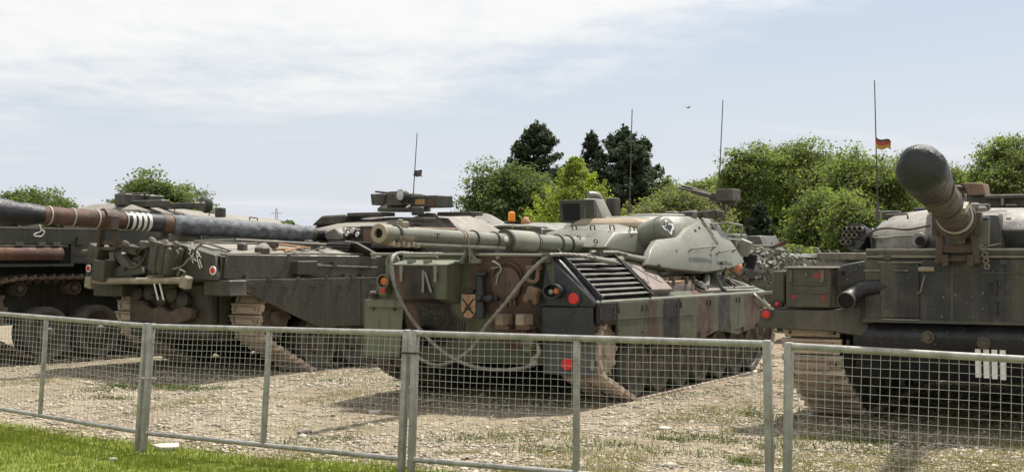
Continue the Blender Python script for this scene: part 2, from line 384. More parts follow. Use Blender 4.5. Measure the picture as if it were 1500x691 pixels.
nearm = ((XX > -13) & (XX < 11) & (YY > 5) & (YY < 30))
ZZ = ZZ+nearm*nrng.normal(0, .006, XX.shape)
V = np.stack([XX, YY, ZZ], -1).reshape(-1, 3)
nx, ny = len(xs), len(ys); idx = np.arange(nx*ny).reshape(ny, nx)
Fq = np.stack([idx[:-1, :-1], idx[:-1, 1:], idx[1:, 1:], idx[1:, :-1]], -1).reshape(-1, 4)
numpy_mesh('ground', V, Fq, 'ground', smooth=True, kind='structure')

def stone_mat():
    m, nt, b = bsdf('stones'); ge = nd(nt, 'ShaderNodeNewGeometry'); tc = nd(nt, 'ShaderNodeTexCoord')
    r = ge.outputs['Random Per Island']
    c = mixc(nt, r, (.27, .23, .175), (.50, .44, .35))
    c = mixc(nt, ramp(nt, r, .9, .93, 0, .55), c, (.2, .19, .17))
    c = mixc(nt, ramp(nt, noise(nt, tc.outputs['Object'], 40, 4), .45, .7, 0, .45), c, (.18, .14, .09))
    nt.links.new(c, b.inputs['Base Color']); b.inputs['Roughness'].default_value = .9; b.inputs['Specular IOR Level'].default_value = .2
    MATS['stones'] = m
stone_mat()
def fnoise(x, y, s, seed):
    r = np.random.default_rng(seed); o = 0
    for k in range(7):
        a = r.uniform(0, 2*pi); f = s*r.uniform(.6, 2.0); o = o+np.sin((x*cos(a)+y*sin(a))*f+r.uniform(0, 6))
    return o/7
def scatter(n, x0, x1, y0, y1, seed):
    r = np.random.default_rng(seed); y = y0+(y1-y0)*r.random(n)**1.5; w = y/2000*790
    x = r.uniform(-1, 1, n)*w
    return x, y, r
def verge(x, y): return .765*x+y+.3*fnoise(x, y, 3.0, 3)
def stones():
    x, y, r = scatter(125000, 0, 0, 8.3, 25, 11)
    keep = (verge(x, y) > 10.22) & ((fnoise(x, y, 1.1, 8) > -.12) | (r.random(len(x)) < .28))
    keep &= ~((x > -.5) & (x < 2.0) & (y < 10.8) & (fnoise(x, y, 1.6, 9) > -.05))
    x, y = x[keep], y[keep]; n = len(x)
    base = np.array([(1, 0, 0), (0, 1, 0), (-1, 0, 0), (0, -1, 0), (0, 0, 1), (0, 0, -1)], float)
    s = np.clip(r.lognormal(-4.25, .45, n), .007, .05)
    a = r.uniform(0, 2*pi, n); el = r.uniform(.8, 1.7, (n, 1)); fl = r.uniform(.28, .6, (n, 1))
    P = base[None]*r.uniform(.65, 1.3, (n, 6, 1))+r.normal(0, .22, (n, 6, 3))
    P = P*np.concatenate([el, np.ones((n, 1)), fl], 1)[:, None, :]*s[:, None, None]
    c, sn = np.cos(a)[:, None], np.sin(a)[:, None]
    X = P[..., 0]*c-P[..., 1]*sn+x[:, None]; Y = P[..., 0]*sn+P[..., 1]*c+y[:, None]; Z = P[..., 2]+(g(x, y)+s*.05)[:, None]
    V = np.stack([X, Y, Z], -1).reshape(-1, 3)
    T = np.array([(0, 1, 4), (1, 2, 4), (2, 3, 4), (3, 0, 4), (1, 0, 5), (2, 1, 5), (3, 2, 5), (0, 3, 5)])
    F = (T[None]+6*np.arange(n)[:, None, None]).reshape(-1, 3)
    o = numpy_mesh('gravel', V, F, 'stones', kind='stuff'); tag(o, 'pale limestone gravel spread over the vehicle park', 'gravel')
stones()

def leafmat(name, a, b_, dark, trans=.3, nscale=.55, rough=.5):
    m, nt, b = bsdf(name); ge = nd(nt, 'ShaderNodeNewGeometry'); tc = nd(nt, 'ShaderNodeTexCoord')
    c = mixc(nt, ge.outputs['Random Per Island'], a, b_)
    c = mixc(nt, ramp(nt, noise(nt, tc.outputs['Object'], nscale, 4), .42, .68, 0, .55), c, dark)
    nt.links.new(c, b.inputs['Base Color']); b.inputs['Roughness'].default_value = .7; b.inputs['Specular IOR Level'].default_value = .1
    tr = nd(nt, 'ShaderNodeBsdfTranslucent'); nt.links.new(mixc(nt, 1.0, c, (1.1, 1.25, .5), 'MULTIPLY'), tr.inputs[0])
    mx = nd(nt, 'ShaderNodeMixShader'); mx.inputs[0].default_value = trans
    out = nt.nodes['Material Output']; nt.links.new(b.outputs[0], mx.inputs[1]); nt.links.new(tr.outputs[0], mx.inputs[2]); nt.links.new(mx.outputs[0], out.inputs[0])
    MATS[name] = m
leafmat('grass', (.14, .185, .026), (.245, .265, .06), (.115, .15, .025), .35, 1.5)
leafmat('weed', (.075, .10, .028), (.15, .16, .06), (.06, .08, .025), .3, 1.5)
leafmat('dry_grass', (.19, .18, .075), (.32, .26, .14), (.13, .135, .05), .3, 2)
leafmat('leaf_mid', (.11, .14, .062), (.165, .195, .092), (.062, .085, .04), .5, 1.1)
leafmat('leaf_fresh', (.15, .18, .072), (.21, .232, .105), (.082, .108, .045), .52, 1.1)
leafmat('leaf_lime', (.25, .285, .07), (.31, .33, .10), (.18, .215, .052), .55, 1.1)
leafmat('leaf_bush', (.165, .178, .09), (.22, .228, .118), (.09, .108, .055), .5, 1.1)
leafmat('leaf_conifer', (.045, .060, .040), (.07, .086, .054), (.03, .042, .03), .25, .8)
leafmat('leaf_pale', (.11, .13, .085), (.16, .17, .12), (.09, .11, .07), .3)
leafmat('leaf_hedge', (.05, .062, .032), (.078, .092, .046), (.034, .044, .024), .3)
leafmat('clover', (.62, .62, .55), (.75, .74, .68), (.5, .5, .45), .3)
paint('bark', (.085, .068, .05), (.05, .042, .033), .9, dirtamt=.3, bump=.5, streak=.3)

def blades(name, x, y, h, w, mat, r, lean=.45):
    n = len(x); a = r.uniform(0, 2*pi, n); ln = r.normal(0, lean, n)*h; la = r.uniform(0, 2*pi, n)
    z = g(x, y)-.004; dx, dy = np.cos(a)*w, np.sin(a)*w
    p0 = np.stack([x-dx, y-dy, z], -1); p1 = np.stack([x+dx, y+dy, z], -1)
    mx_, my_ = x+np.cos(la)*ln*.35, y+np.sin(la)*ln*.35
    p2 = np.stack([mx_+dx*.7, my_+dy*.7, z+h*.6], -1); p3 = np.stack([mx_-dx*.7, my_-dy*.7, z+h*.6], -1)
    p4 = np.stack([x+np.cos(la)*ln, y+np.sin(la)*ln, z+h], -1)
    V = np.stack([p0, p1, p2, p3, p4], 1).reshape(-1, 3)
    T = np.array([(0, 1, 2), (0, 2, 3), (3, 2, 4)]); F = (T[None]+5*np.arange(n)[:, None, None]).reshape(-1, 3)
    return numpy_mesh(name, V, F, mat, kind='stuff')
def lawn():
    r = np.random.default_rng(21); n = 200000
    y = r.uniform(7.8, 15.2, n); x = r.uniform(-1, 1, n)*y*.40
    e = verge(x, y); k = (e < 10.32-r.random(n)**3*.4+.12) & (x > -.395*y)
    dens = np.clip(.65+.6*fnoise(x, y, 2.5, 12), .25, 1); k &= r.random(n) < dens
    x, y = x[k], y[k]; h = r.uniform(.022, .06, len(x))*(1+.5*fnoise(x, y, 2.0, 4))
    tag(blades('grass_verge', x, y, h, r.uniform(.0022, .0042, len(x)), 'grass', r), 'bright green mown grass verge in front of the barriers', 'grass')
    # clover heads
    m = 90; yy = r.uniform(9.5, 14.5, m); xx = r.uniform(-.39, .0, m)*yy; k = verge(xx, yy) < 9.95; xx, yy = xx[k], yy[k]
    b = np.array([(1, 0, 0), (0, 1, 0), (-1, 0, 0), (0, -1, 0), (0, 0, 1), (0, 0, -1)], float)*.008
    V = (b[None]+np.stack([xx, yy, g(xx, yy)+.055], -1)[:, None]).reshape(-1, 3)
    T = np.array([(0, 1, 4), (1, 2, 4), (2, 3, 4), (3, 0, 4), (1, 0, 5), (2, 1, 5), (3, 2, 5), (0, 3, 5)])
    o = numpy_mesh('clover_flowers', V, (T[None]+6*np.arange(len(xx))[:, None, None]).reshape(-1, 3), 'clover', kind='stuff')
    tag(o, 'small white clover heads dotted through the grass verge', 'flowers')
    # sparse weeds and dry grass in the gravel
    n = 260000; y = 8.2+12.8*r.random(n)**1.35; x = r.uniform(-1, 1, n)*y*.40
    f = fnoise(x, y, 1.6, 9)+.5*fnoise(x, y, 5, 10)+np.where((x > -.8) & (y < 11.8), .42, -.05)+np.where((x > 2.0) & (y < 13.6), .26, 0)
    k = (verge(x, y) > 9.9) & (f > .16+.35*r.random(n)); x, y = x[k], y[k]
    tag(blades('weeds', x, y, r.uniform(.015, .05, len(x)), r.uniform(.002, .004, len(x)), 'dry_grass', r, .7), 'thin yellowing grass growing through the gravel', 'weeds')
    xs_, ys_ = [], []
    for (px, py, rx, ry, m) in ((215, 565, .62, .35, 3800), (480, 640, .3, .2, 500), (870, 578, .9, .22, 1500), (1010, 640, .25, .2, 900), (1125, 610, .2, .3, 700), (1090, 675, .10, .12, 700), (720, 590, 1.0, .2, 900),
                            (560, 560, .7, .3, 900), (700, 640, .4, .25, 700), (1180, 560, .3, .3, 600), (1420, 640, .8, .5, 2600), (1250, 650, .5, .3, 1500), (900, 660, .6, .4, 1600), (155, 583, .35, .12, 500), (1250, 600, .5, .2, 900)):
        Y = 2000*EYE/(py-375); X = (px-750)/2000*Y; m = int(m*.7); cx_, cy_ = r.normal(X, rx, 14), r.normal(Y, ry, 14); q_ = r.integers(0, 14, m); xs_.append(cx_[q_]+r.normal(0, rx*.28, m)); ys_.append(cy_[q_]+r.normal(0, ry*.35, m))
    x, y = np.concatenate(xs_), np.concatenate(ys_)
    tag(blades('weed_tufts', x, y, r.uniform(.015, .055, len(x))*(.6+.8*r.random(len(x))), r.uniform(.003, .006, len(x)), 'weed', r, .7), 'green weed tufts among the gravel by the tanks', 'weeds')
lawn()
def slab(px, py, s, col, label):
    Y = 2000*(EYE+.08)/(py-375); X = (px-750)/2000*Y; mb = MB(Matrix.Translation((X, Y, g(X, Y)+.012)) @ Matrix.Rotation(rnd.uniform(-.6, .6), 4, 'Z') @ Matrix.Rotation(.12, 4, 'X'))
    po = [(cos(a)*s*rnd.uniform(.7, 1.2), sin(a)*s*.7*rnd.uniform(.7, 1.2)) for a in np.linspace(0, 2*pi, 8)[:-1]]
    mb.prism(po, 2, -.01, s*.22); tag(mb.build('stone', col, bevel=.006), label, 'stone')
flat('stone_pale', (.48, .44, .37), .9); flat('stone_grey', (.22, .2, .18), .9); flat('stone_white', (.6, .6, .6), .9)
slab(246, 656, .15, 'stone_pale', 'pale flat broken slab lying beside the double barrier post')
slab(165, 671, .05, 'stone_pale', 'small pale chip lying in the grass verge')
slab(446, 640, .085, 'stone_grey', 'dark grey lump of stone in the gravel behind the barrier')
slab(548, 611, .08, 'stone_pale', 'light rounded stone left of the tied barrier posts')
slab(975, 642, .07, 'stone_pale', 'whitish stone in weedy gravel in front of the camouflaged tank')

# ------------------------------------------------------------------ trees
def leaves(C, N, size, r, asp=.55):
    """one rhombic leaf per centre C with normal N"""
    n = len(C); t = r.normal(size=(n, 3)); N = N/np.linalg.norm(N, axis=1, keepdims=True)
    t = t-N*np.sum(t*N, 1, keepdims=True); t /= np.linalg.norm(t, axis=1, keepdims=True); b = np.cross(N, t)
    s = (size*r.uniform(.6, 1.35, n))[:, None]
    V = np.stack([C-t*s, C-b*s*asp+N*s*.1, C+t*s, C+b*s*asp+N*s*.1], 1).reshape(-1, 3)
    return V, np.arange(4*n).reshape(-1, 4)
def broad_crown(r, c, rad, nl, per, size, lobes=12, hollow=.5, sig=.27):
    c = np.array(c); rad = np.array(rad)
    d = r.normal(size=(lobes, 3)); d /= np.linalg.norm(d, axis=1, keepdims=True); d[:, 2] = np.abs(d[:, 2])*.95-.18
    lc = d*rad*r.uniform(.45, .72, (lobes, 1)); lr = r.uniform(.30, .5, lobes)
    pick = r.integers(0, lobes, nl); q = r.normal(size=(nl, 3)); q /= np.linalg.norm(q, axis=1, keepdims=True)
    q[:, 2] += .15
    cl = lc[pick]+q*rad*(lr[pick]*r.uniform(hollow, 1.05, nl))[:, None]
    per = int(per*2.1); size = size*.70
    L = np.repeat(cl, per, 0)+r.normal(0, sig, (nl*per, 3))*np.array([1.15, 1.15, .55])
    N = np.repeat(q, per, 0)*.5+r.normal(0, .6, (nl*per, 3))+np.array([0, 0, .55])
    return leaves(c+L, N, size, r), [c+p for p in lc]
def trunk_mesh(r, base, top, rad, targets):
    mb = MB(); b = Vector(base); t = Vector(top); mid = b.lerp(t, .5)+Vector((r.normal(0, .12), r.normal(0, .12), 0))
    pts = smoothpts([b, mid, t], 5); n = len(pts); mb.path(pts, rad, 8, lambda k: rad*(1.25-.95*k/n))
    for q in targets:
        q = Vector(q); s = pts[int(n*r.uniform(.35, .8))]; m = s.lerp(q, .5)+Vector((0, 0, r.uniform(-.3, .3)))
        pp = smoothpts([s, m, q], 4); k_ = len(pp); mb.path(pp, rad*.4, 6, lambda k: rad*(.42-.34*k/k_))
    return mb
def broad(px, top, half, Y, mat, label, name='broadleaf_tree', base=None, nl=330, per=44, size=.13, lobes=14, depth=1.0, seed=1, hollow=.5, sig=.27, cat='tree', group='broadleaf trees behind the tanks'):
    r = np.random.default_rng(seed); c = at(px, top, Y); H = c.z; rx = half*Y/2000
    cb = base if base is not None else H*.22
    zc = (H+cb)/2; rz = (H-cb)/2
    t = thing(name, label, cat, (c.x, Y, 0), 0, group)
    (V, F), lc = broad_crown(r, (0, 0, zc), (rx*1.18, rx*depth*1.1, rz*1.10), nl, per, size, lobes, hollow, sig)
    numpy_mesh('crown', V, F, mat, t)
    trunk_mesh(r, (0, 0, -.1), (0, 0, zc+rz*.3), max(.1, H*.025), lc[:9]).build('trunk', 'bark', t, split=False)
    return t
def conifer(px, top, half, Y, mat, label, seed, nb=230, leafn=48, size=.12, droop=-.12, power=.75, name='conifer_tree', group='dark conifers behind the tanks', rise=.0):
    r = np.random.default_rng(seed); c = at(px, top, Y); H = c.z; R0 = half*Y/2000
    t = thing(name, label, 'tree', (c.x, Y, 0), 0, group)
    nb = int(nb*.85); leafn = int(leafn*2.4); size = size*.78
    tt = np.sort(r.random(nb))**1.1; z0 = .04*H+tt*H*.93; Rb = 1.32*R0*((1-tt)**power)*r.uniform(.5, 1.15, nb)+.16
    az = r.uniform(0, 2*pi, nb); s = r.random((nb, leafn))**.62
    d = np.stack([np.cos(az), np.sin(az)], -1); side = r.normal(0, 1, (nb, leafn))*(.10+.20*Rb[:, None]*s*(1.15-s))
    X = d[:, None, 0]*s*Rb[:, None]-d[:, None, 1]*side; Yv = d[:, None, 1]*s*Rb[:, None]+d[:, None, 0]*side
    Z = z0[:, None]+s*Rb[:, None]*(droop+rise)+s**3*Rb[:, None]*.30-np.abs(side)*.25+r.normal(0, .07, (nb, leafn))
    L = np.stack([X, Yv, Z], -1)
    N = np.repeat(np.stack([d[:, 0]*.5, d[:, 1]*.5, np.full(nb, .7)], -1)[:, None], leafn, 1)+r.normal(0, .45, (nb, leafn, 3))
    # leading shoot
    zt = r.uniform(.9, 1.0, 60)*H; top_ = np.stack([r.normal(0, .05, 60), r.normal(0, .05, 60), zt], -1)
    Lf = np.concatenate([L.reshape(-1, 3), top_]); Nf = np.concatenate([N.reshape(-1, 3), r.normal(size=(60, 3))])
    V, F = leaves(Lf, Nf, size, r, .45)
    numpy_mesh('crown', V, F, mat, t)
    mb = MB(); mb.tube((0, 0, -.1), (0, 0, H*.95), H*.022, .02, 8)
    for k in range(0, nb, 6): mb.tube((0, 0, z0[k]-.1), (d[k, 0]*Rb[k]*.8, d[k, 1]*Rb[k]*.8, z0[k]+Rb[k]*.05), .035, .012, 5)
    mb.build('trunk', 'bark', t, split=False); return t
conifer(787, 176, 70, 76, 'leaf_conifer', 'dark conifer rising behind the big round green tree', 31, nb=330, size=.14, power=.62)
conifer(758, 205, 46, 77, 'leaf_conifer', 'shorter dark conifer half hidden on the left of the twin conifer behind round tree', 38, nb=160, size=.14)
conifer(867, 190, 50, 78, 'leaf_conifer', 'slim dark conifer with pointed top behind the lime green young tree', 32, nb=230, size=.14, power=.8)
conifer(913, 182, 80, 76, 'leaf_conifer', 'tallest wide dark conifer behind the thin antenna of the camouflaged tank', 33, nb=380, size=.14, power=.62)
conifer(942, 198, 52, 77, 'leaf_conifer', 'dark conifer filling the right shoulder of the tall wide one', 39, nb=180, size=.14, power=.7)
conifer(843, 230, 78, 60, 'leaf_lime', 'bright lime green young tree with upswept feathery branches', 34, nb=300, leafn=60, size=.085, droop=.42, power=.95, name='young_tree', group='broadleaf trees behind the tanks')
conifer(1112, 296, 34, 62, 'leaf_conifer', 'small dark pointed evergreen below the gap between two tall trees', 35, nb=150, size=.12, power=.8, name='evergreen_shrub')
broad(752, 236, 66, 66, 'leaf_mid', 'big round mid green tree in front of the dark conifers', nl=520, seed=41, base=.8, lobes=18, size=.12)
broad(232, 245, 64, 78, 'leaf_mid', 'dome shaped broadleaf tree alone above the turret on the left', nl=430, seed=42, base=1.2, lobes=16, size=.14)
broad(30, 275, 78, 88, 'leaf_mid', 'low spreading broadleaf tree at the far left edge', nl=300, seed=43, base=1.2, lobes=12, size=.15)
broad(95, 292, 26, 90, 'leaf_mid', 'small broadleaf tree beside the low spreading one at the far left', nl=110, seed=53, base=.8, lobes=8, size=.15)
broad(660, 297, 20, 130, 'leaf_pale', 'pale distant open tree left of the big round tree', nl=55, per=30, seed=44, base=1.5, size=.2, lobes=7)
broad(990, 268, 74, 62, 'leaf_bush', 'spreading pale green layered bush above the camouflaged turret', nl=430, seed=45, base=.5, lobes=20, size=.12, name='bush')
broad(1020, 244, 58, 84, 'leaf_fresh', 'low tree behind the pale layered bush', nl=260, seed=46, lobes=12, size=.15)
broad(1098, 212, 40, 74, 'leaf_fresh', 'tall thin open tree left of the gap of sky', nl=250, per=34, seed=47, base=2.0, lobes=15, hollow=.75, size=.13, sig=.28)
broad(1165, 206, 62, 76, 'leaf_fresh', 'tall open crowned tree with sky showing between its limbs', nl=430, per=34, seed=48, base=2.2, lobes=19, hollow=.72, size=.13, sig=.3)
broad(1268, 218, 72, 62, 'leaf_fresh', 'broad fresh green tree behind the black and red flag', nl=620, seed=49, base=.6, lobes=24, size=.115)
broad(1212, 268, 44, 57, 'leaf_fresh', 'lower bright green bush in front of the fresh green tree', nl=360, seed=50, base=.2, lobes=20, size=.105, name='bush', hollow=.7)
broad(1246, 296, 34, 54, 'leaf_fresh', 'small low bush under the fresh green tree', nl=170, seed=66, base=.1, lobes=12, size=.105, name='bush', hollow=.7)
broad(1372, 232, 48, 82, 'leaf_fresh', 'thin crowned tree behind the covered gun muzzle', nl=190, per=36, seed=51, base=2.0, lobes=12, hollow=.75, size=.14)
broad(1480, 200, 68, 74, 'leaf_fresh', 'tall fresh green tree at the right edge behind the last turret', nl=480, seed=52, base=1.0, lobes=20, size=.13, hollow=.65)
broad(905, 262, 60, 84, 'leaf_hedge', 'dark bushy tree at the foot of the conifers', nl=260, seed=59, base=.3, lobes=12, size=.15)
broad(1060, 250, 44, 88, 'leaf_mid', 'mid green tree behind the machine gun on the camouflaged turret', nl=200, seed=60, base=.5, lobes=10, size=.15)
broad(1132, 240, 46, 90, 'leaf_mid', 'darker tree behind the gap between the two tall open trees', nl=240, seed=55, base=.8, lobes=12, size=.15, hollow=.7)
broad(1330, 224, 52, 88, 'leaf_mid', 'dark tree behind the flag antenna and covered muzzle', nl=260, seed=56, base=.6, lobes=13, size=.15)
broad(1425, 236, 44, 90, 'leaf_mid', 'hazy tree between the muzzle cover and the tall right edge tree', nl=220, seed=57, base=.6, lobes=12, size=.15, hollow=.7)
broad(972, 256, 40, 92, 'leaf_mid', 'distant tree on the right flank of the conifers', nl=160, seed=58, base=.6, lobes=9, size=.15)
broad(1235, 232, 46, 84, 'leaf_mid', 'darker tree filling the space behind the flag', nl=300, seed=54, base=.6, lobes=12, size=.15)
def hedge(px0, px1, top, Y, mat, label, seed, th=1.6, size=.13, n=7500):
    r = np.random.default_rng(seed); a, b = at(px0, top, Y), at(px1, top, Y); H = a.z; Lx = b.x-a.x
    t = thing('hedge', label, 'hedge', ((a.x+b.x)/2, Y, 0), 0, 'hedges beyond the vehicle park')
    x = r.uniform(-.5, .5, n)*Lx; hh = H*(.86+.22*fnoise(x, x*0, 1.1, seed)+.1*fnoise(x, x*0, 4, seed+1)); z = hh*np.sqrt(r.random(n)); y = r.normal(0, th*.35, n)
    V, F = leaves(np.stack([x, y, z], -1), r.normal(0, .6, (n, 3))+np.array([0, -.2, .7]), size, r)
    numpy_mesh('foliage', V, F, mat, t)
    mb = MB()
    for k in range(int(Lx/1.2)+2): xx = -Lx/2+Lx*(k+.5)/(int(Lx/1.2)+2); mb.tube((xx, 0, -.1), (xx+r.normal(0, .2), r.normal(0, .2), H*.7), .05, .015, 5)
    mb.build('stems', 'bark', t, kind='stuff')
hedge(640, 1090, 318, 86, 'leaf_hedge', 'dark hedge closing the view under the conifers', 61, n=15000, size=.17)
hedge(1080, 1520, 318, 80, 'leaf_hedge', 'long dark hedge under the tall trees on the right', 62, n=15000, size=.17)
hedge(1112, 1215, 360, 48, 'leaf_fresh', 'low bright grassy hedge behind the right hand tank', 63, n=5000, size=.09)
hedge(-20, 150, 318, 96, 'leaf_mid', 'low green hedge behind the left hand hull', 64, n=5000, size=.17)
hedge(395, 462, 322, 110, 'leaf_mid', 'low distant hedge seen over the gun sleeve', 65, n=4000, size=.17)

hedge(1520, 2100, 312, 82, 'leaf_hedge', 'dark hedge running on beyond the right edge', 67, n=12000, size=.17)
hedge(-600, -20, 318, 96, 'leaf_hedge', 'dark hedge running on beyond the left edge', 68, n=9000, size=.17)
for k, (px, top, hf, Y, m, lb) in enumerate(((1570, 215, 70, 78, 'leaf_mid', 'first tree beyond the right edge of the view'), (1680, 205, 78, 80, 'leaf_fresh', 'second fresh green tree beyond the right edge'), (1810, 220, 80, 82, 'leaf_mid', 'last tree in the belt beyond the right edge'), (-90, 262, 80, 90, 'leaf_mid', 'broad tree just beyond the left edge of the view'))):
    broad(px, top, hf, Y, m, lb, nl=240, seed=70+k, base=.6, lobes=14, size=.17)

def pylon():
    Y = 640; c = at(405, 305, Y); H = c.z; t = MB()
    for z0, z1, w0, w1 in ((0, H*.6, 2.4, 1.0), (H*.6, H, 1.0, .25)):
        for sx, sy in ((-1, -1), (1, -1), (1, 1), (-1, 1)): t.tube((sx*w0, sy*w0, z0), (sx*w1, sy*w1, z1), .10, .10, 4)
        for k in range(6):
            f0, f1 = k/6, (k+1)/6; a0, a1 = w0+(w1-w0)*f0, w0+(w1-w0)*f1; h0, h1 = z0+(z1-z0)*f0, z0+(z1-z0)*f1
            for sy in (-1, 1): t.tube((-a0, sy*a0, h0), (a1, sy*a1, h1), .045, .045, 4); t.tube((a0, sy*a0, h0), (-a1, sy*a1, h1), .045, .045, 4)
    for z, w in ((H*.62, 4.2), (H*.76, 3.4), (H*.9, 2.6)):
        t.tube((-w, 0, z), (0, 0, z+.9), .1, .1, 4); t.tube((w, 0, z), (0, 0, z+.9), .1, .1, 4); t.tube((-w, 0, z), (w, 0, z), .1, .1, 4)
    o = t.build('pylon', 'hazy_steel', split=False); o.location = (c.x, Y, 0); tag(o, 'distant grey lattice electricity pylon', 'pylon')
pylon()
def bird():
    c = at(1008, 158, 210); mb = MB()
    mb.lathe((-.35, 0, 0), (1, 0, 0), [(.01, 0), (.07, .18), (.09, .34), (.05, .55), (.01, .72)], 8)
    for s in (-1, 1): mb.hexa([(-.1, 0, .02), (.12, 0, .02), (.05, s*.75, .22), (-.06, s*.75, .22), (-.1, 0, .05), (.12, 0, .05), (.05, s*.75, .235), (-.06, s*.75, .235)])
    o = mb.build('bird', 'bare_dark', split=False); o.location = c; o.rotation_euler = (0, 0, .4); tag(o, 'tiny dark bird flying high in the sky', 'bird')
bird()

# ------------------------------------------------------------------ barriers
def tubeset(mb, p0, p1, r, n=4): mb.tube(p0, p1, r, r, n, False)
def barrier(A, B, label, mid=True, nv=52, nh=18, post_h=(True, True), warp=0.0):
    """A, B: (x, y, ztop, zbottomrail, zfoot); returns the panel"""
    t = thing('barrier', label, 'barrier', (A[0], A[1], g(A[0], A[1])), 0, 'galvanised mesh barriers')
    o = Vector((A[0], A[1], float(g(A[0], A[1]))))
    def P(u, v):   # v 0 = bottom rail, 1 = top rail
        a = Vector((A[0], A[1], A[3])).lerp(Vector((B[0], B[1], B[3])), u); b = Vector((A[0]+A[5], A[1], A[2])).lerp(Vector((B[0]+B[5], B[1], B[2])), u)
        return a.lerp(b, v)-o
    L_ = (P(1, 0)-P(0, 0)).length; ang = atan2(B[1]-A[1], B[0]-A[0]); R = Matrix.Rotation(ang, 3, 'Z')
    MB().tube(P(0, 1), P(1, 1), .0235, .0235, 14).build('top_rail', 'galvanised', t)
    MB().tube(P(0, 0), P(1, 0), .021, .021, 14).build('bottom_rail', 'galvanised', t)
    for u in (0, 1):
        q0, q1 = P(u, 0), P(u, 1); q0 = q0+(q0-q1)*((A[3]-A[4])/(A[2]-A[3])); q1 = q1+(q1-q0).normalized()*.026
        mb = MB(); hx = R @ Vector((.026, 0, 0)); hy = R @ Vector((0, .026, 0))
        mb.hexa([q0-hx-hy, q0+hx-hy, q0+hx+hy, q0-hx+hy, q1-hx-hy, q1+hx-hy, q1+hx+hy, q1-hx+hy]).build('post', 'galvanised', t, bevel=.009, seg=2)
    if mid:
        q0, q1 = P(.5, .015), P(.5, .985); hx = R @ Vector((.024, 0, 0)); hy = R @ Vector((0, .016, 0))
        MB().hexa([q0-hx-hy, q0+hx-hy, q0+hx+hy, q0-hx+hy, q1-hx-hy, q1+hx-hy, q1+hx+hy, q1-hx+hy]).build('middle_post', 'galvanised', t, bevel=.007, seg=2)
    mb = MB(); off = R @ Vector((0, .020, 0)); off2 = R @ Vector((0, .0245, 0))
    rr = np.random.default_rng(int(abs(A[0])*100)+nv)
    def wob(u, v): return R @ Vector((0, .012*sin(u*9+v*5)*sin(v*pi)+.004*sin(u*31), .004*sin(u*14+v*3)*v))
    for i in range(1, nv):
        u = i/nv; pts = [P(u, v)+off+wob(u, v) for v in np.linspace(.01, .985, 6)]; mb.path(pts, .0018, 4)
    for j in range(1, nh):
        v = j/nh; pts = [P(u, v)+off2+wob(u, v) for u in np.linspace(.008, .992, 15)]; mb.path(pts, .0020, 4)
    mb.build('wire_mesh', 'wire_steel', t, smooth=0, kind='stuff')
    return t
def fpt(px, ytop, ybot, yfoot, s, lean=0.0):
    Y = 1960.0/s; a, b = at(px, ytop, Y), at(px, ybot, Y); return (b.x, Y, a.z, b.z, min(at(px, yfoot, Y).z, float(g(b.x, Y))-.03), lean)
F0 = fpt(-63, 455, 588, 610, 131.5, .06); F1 = fpt(203.5, 477, 632, 662, 156.5, .066); F2 = fpt(212, 477.5, 633.5, 662, 157.5, .066); F3 = fpt(588.5, 487.5, 672, 700, 184, .042)
F4 = fpt(603, 488, 672.5, 700, 184.8, .03); F5 = fpt(1128, 503.5, 716, 745, 218, -.02); F6 = fpt(1153, 506.5, 718, 748, 219, .012); F7 = fpt(2000, 555, 803, 845, 279, 0)
barrier(F0, F1, 'leftmost mesh barrier panel standing in front of the hull with big bare wheels', nv=50, nh=19)
barrier(F2, F3, 'mesh barrier panel in front of the tank with the striped gun', nv=50, nh=19)
barrier(F4, F5, 'mesh barrier panel in front of the camouflaged tank and its slack cables', nv=50, nh=19)
barrier(F6, F7, 'rightmost mesh barrier panel in front of the tank with the black muzzle cover', nv=52, nh=17)
def tie(a, b, z, mat, label, w=.012, name='cable_tie'):
    mb = MB(); p, q = Vector((a[0]+a[5]*.8, a[1], z)), Vector((b[0]+b[5]*.8, b[1], z)); d = (q-p).normalized(); n = Vector((-d.y, d.x, 0)); e = d*.035; k = n*.036
    mb.path([p-e-k, q+e-k, q+e+k, p-e+k, p-e-k], w, 6); tag(mb.build(name, mat), label, 'tie')
tie(F3, F4, at(596, 516, 10.65).z, 'black_paint', 'black cable tie holding the two separate barrier posts together', .007)
tie(F1, F2, at(208, 553, 12.5).z, 'strap_mat', 'pale clip wrapped round the close pair of barrier posts', .009)
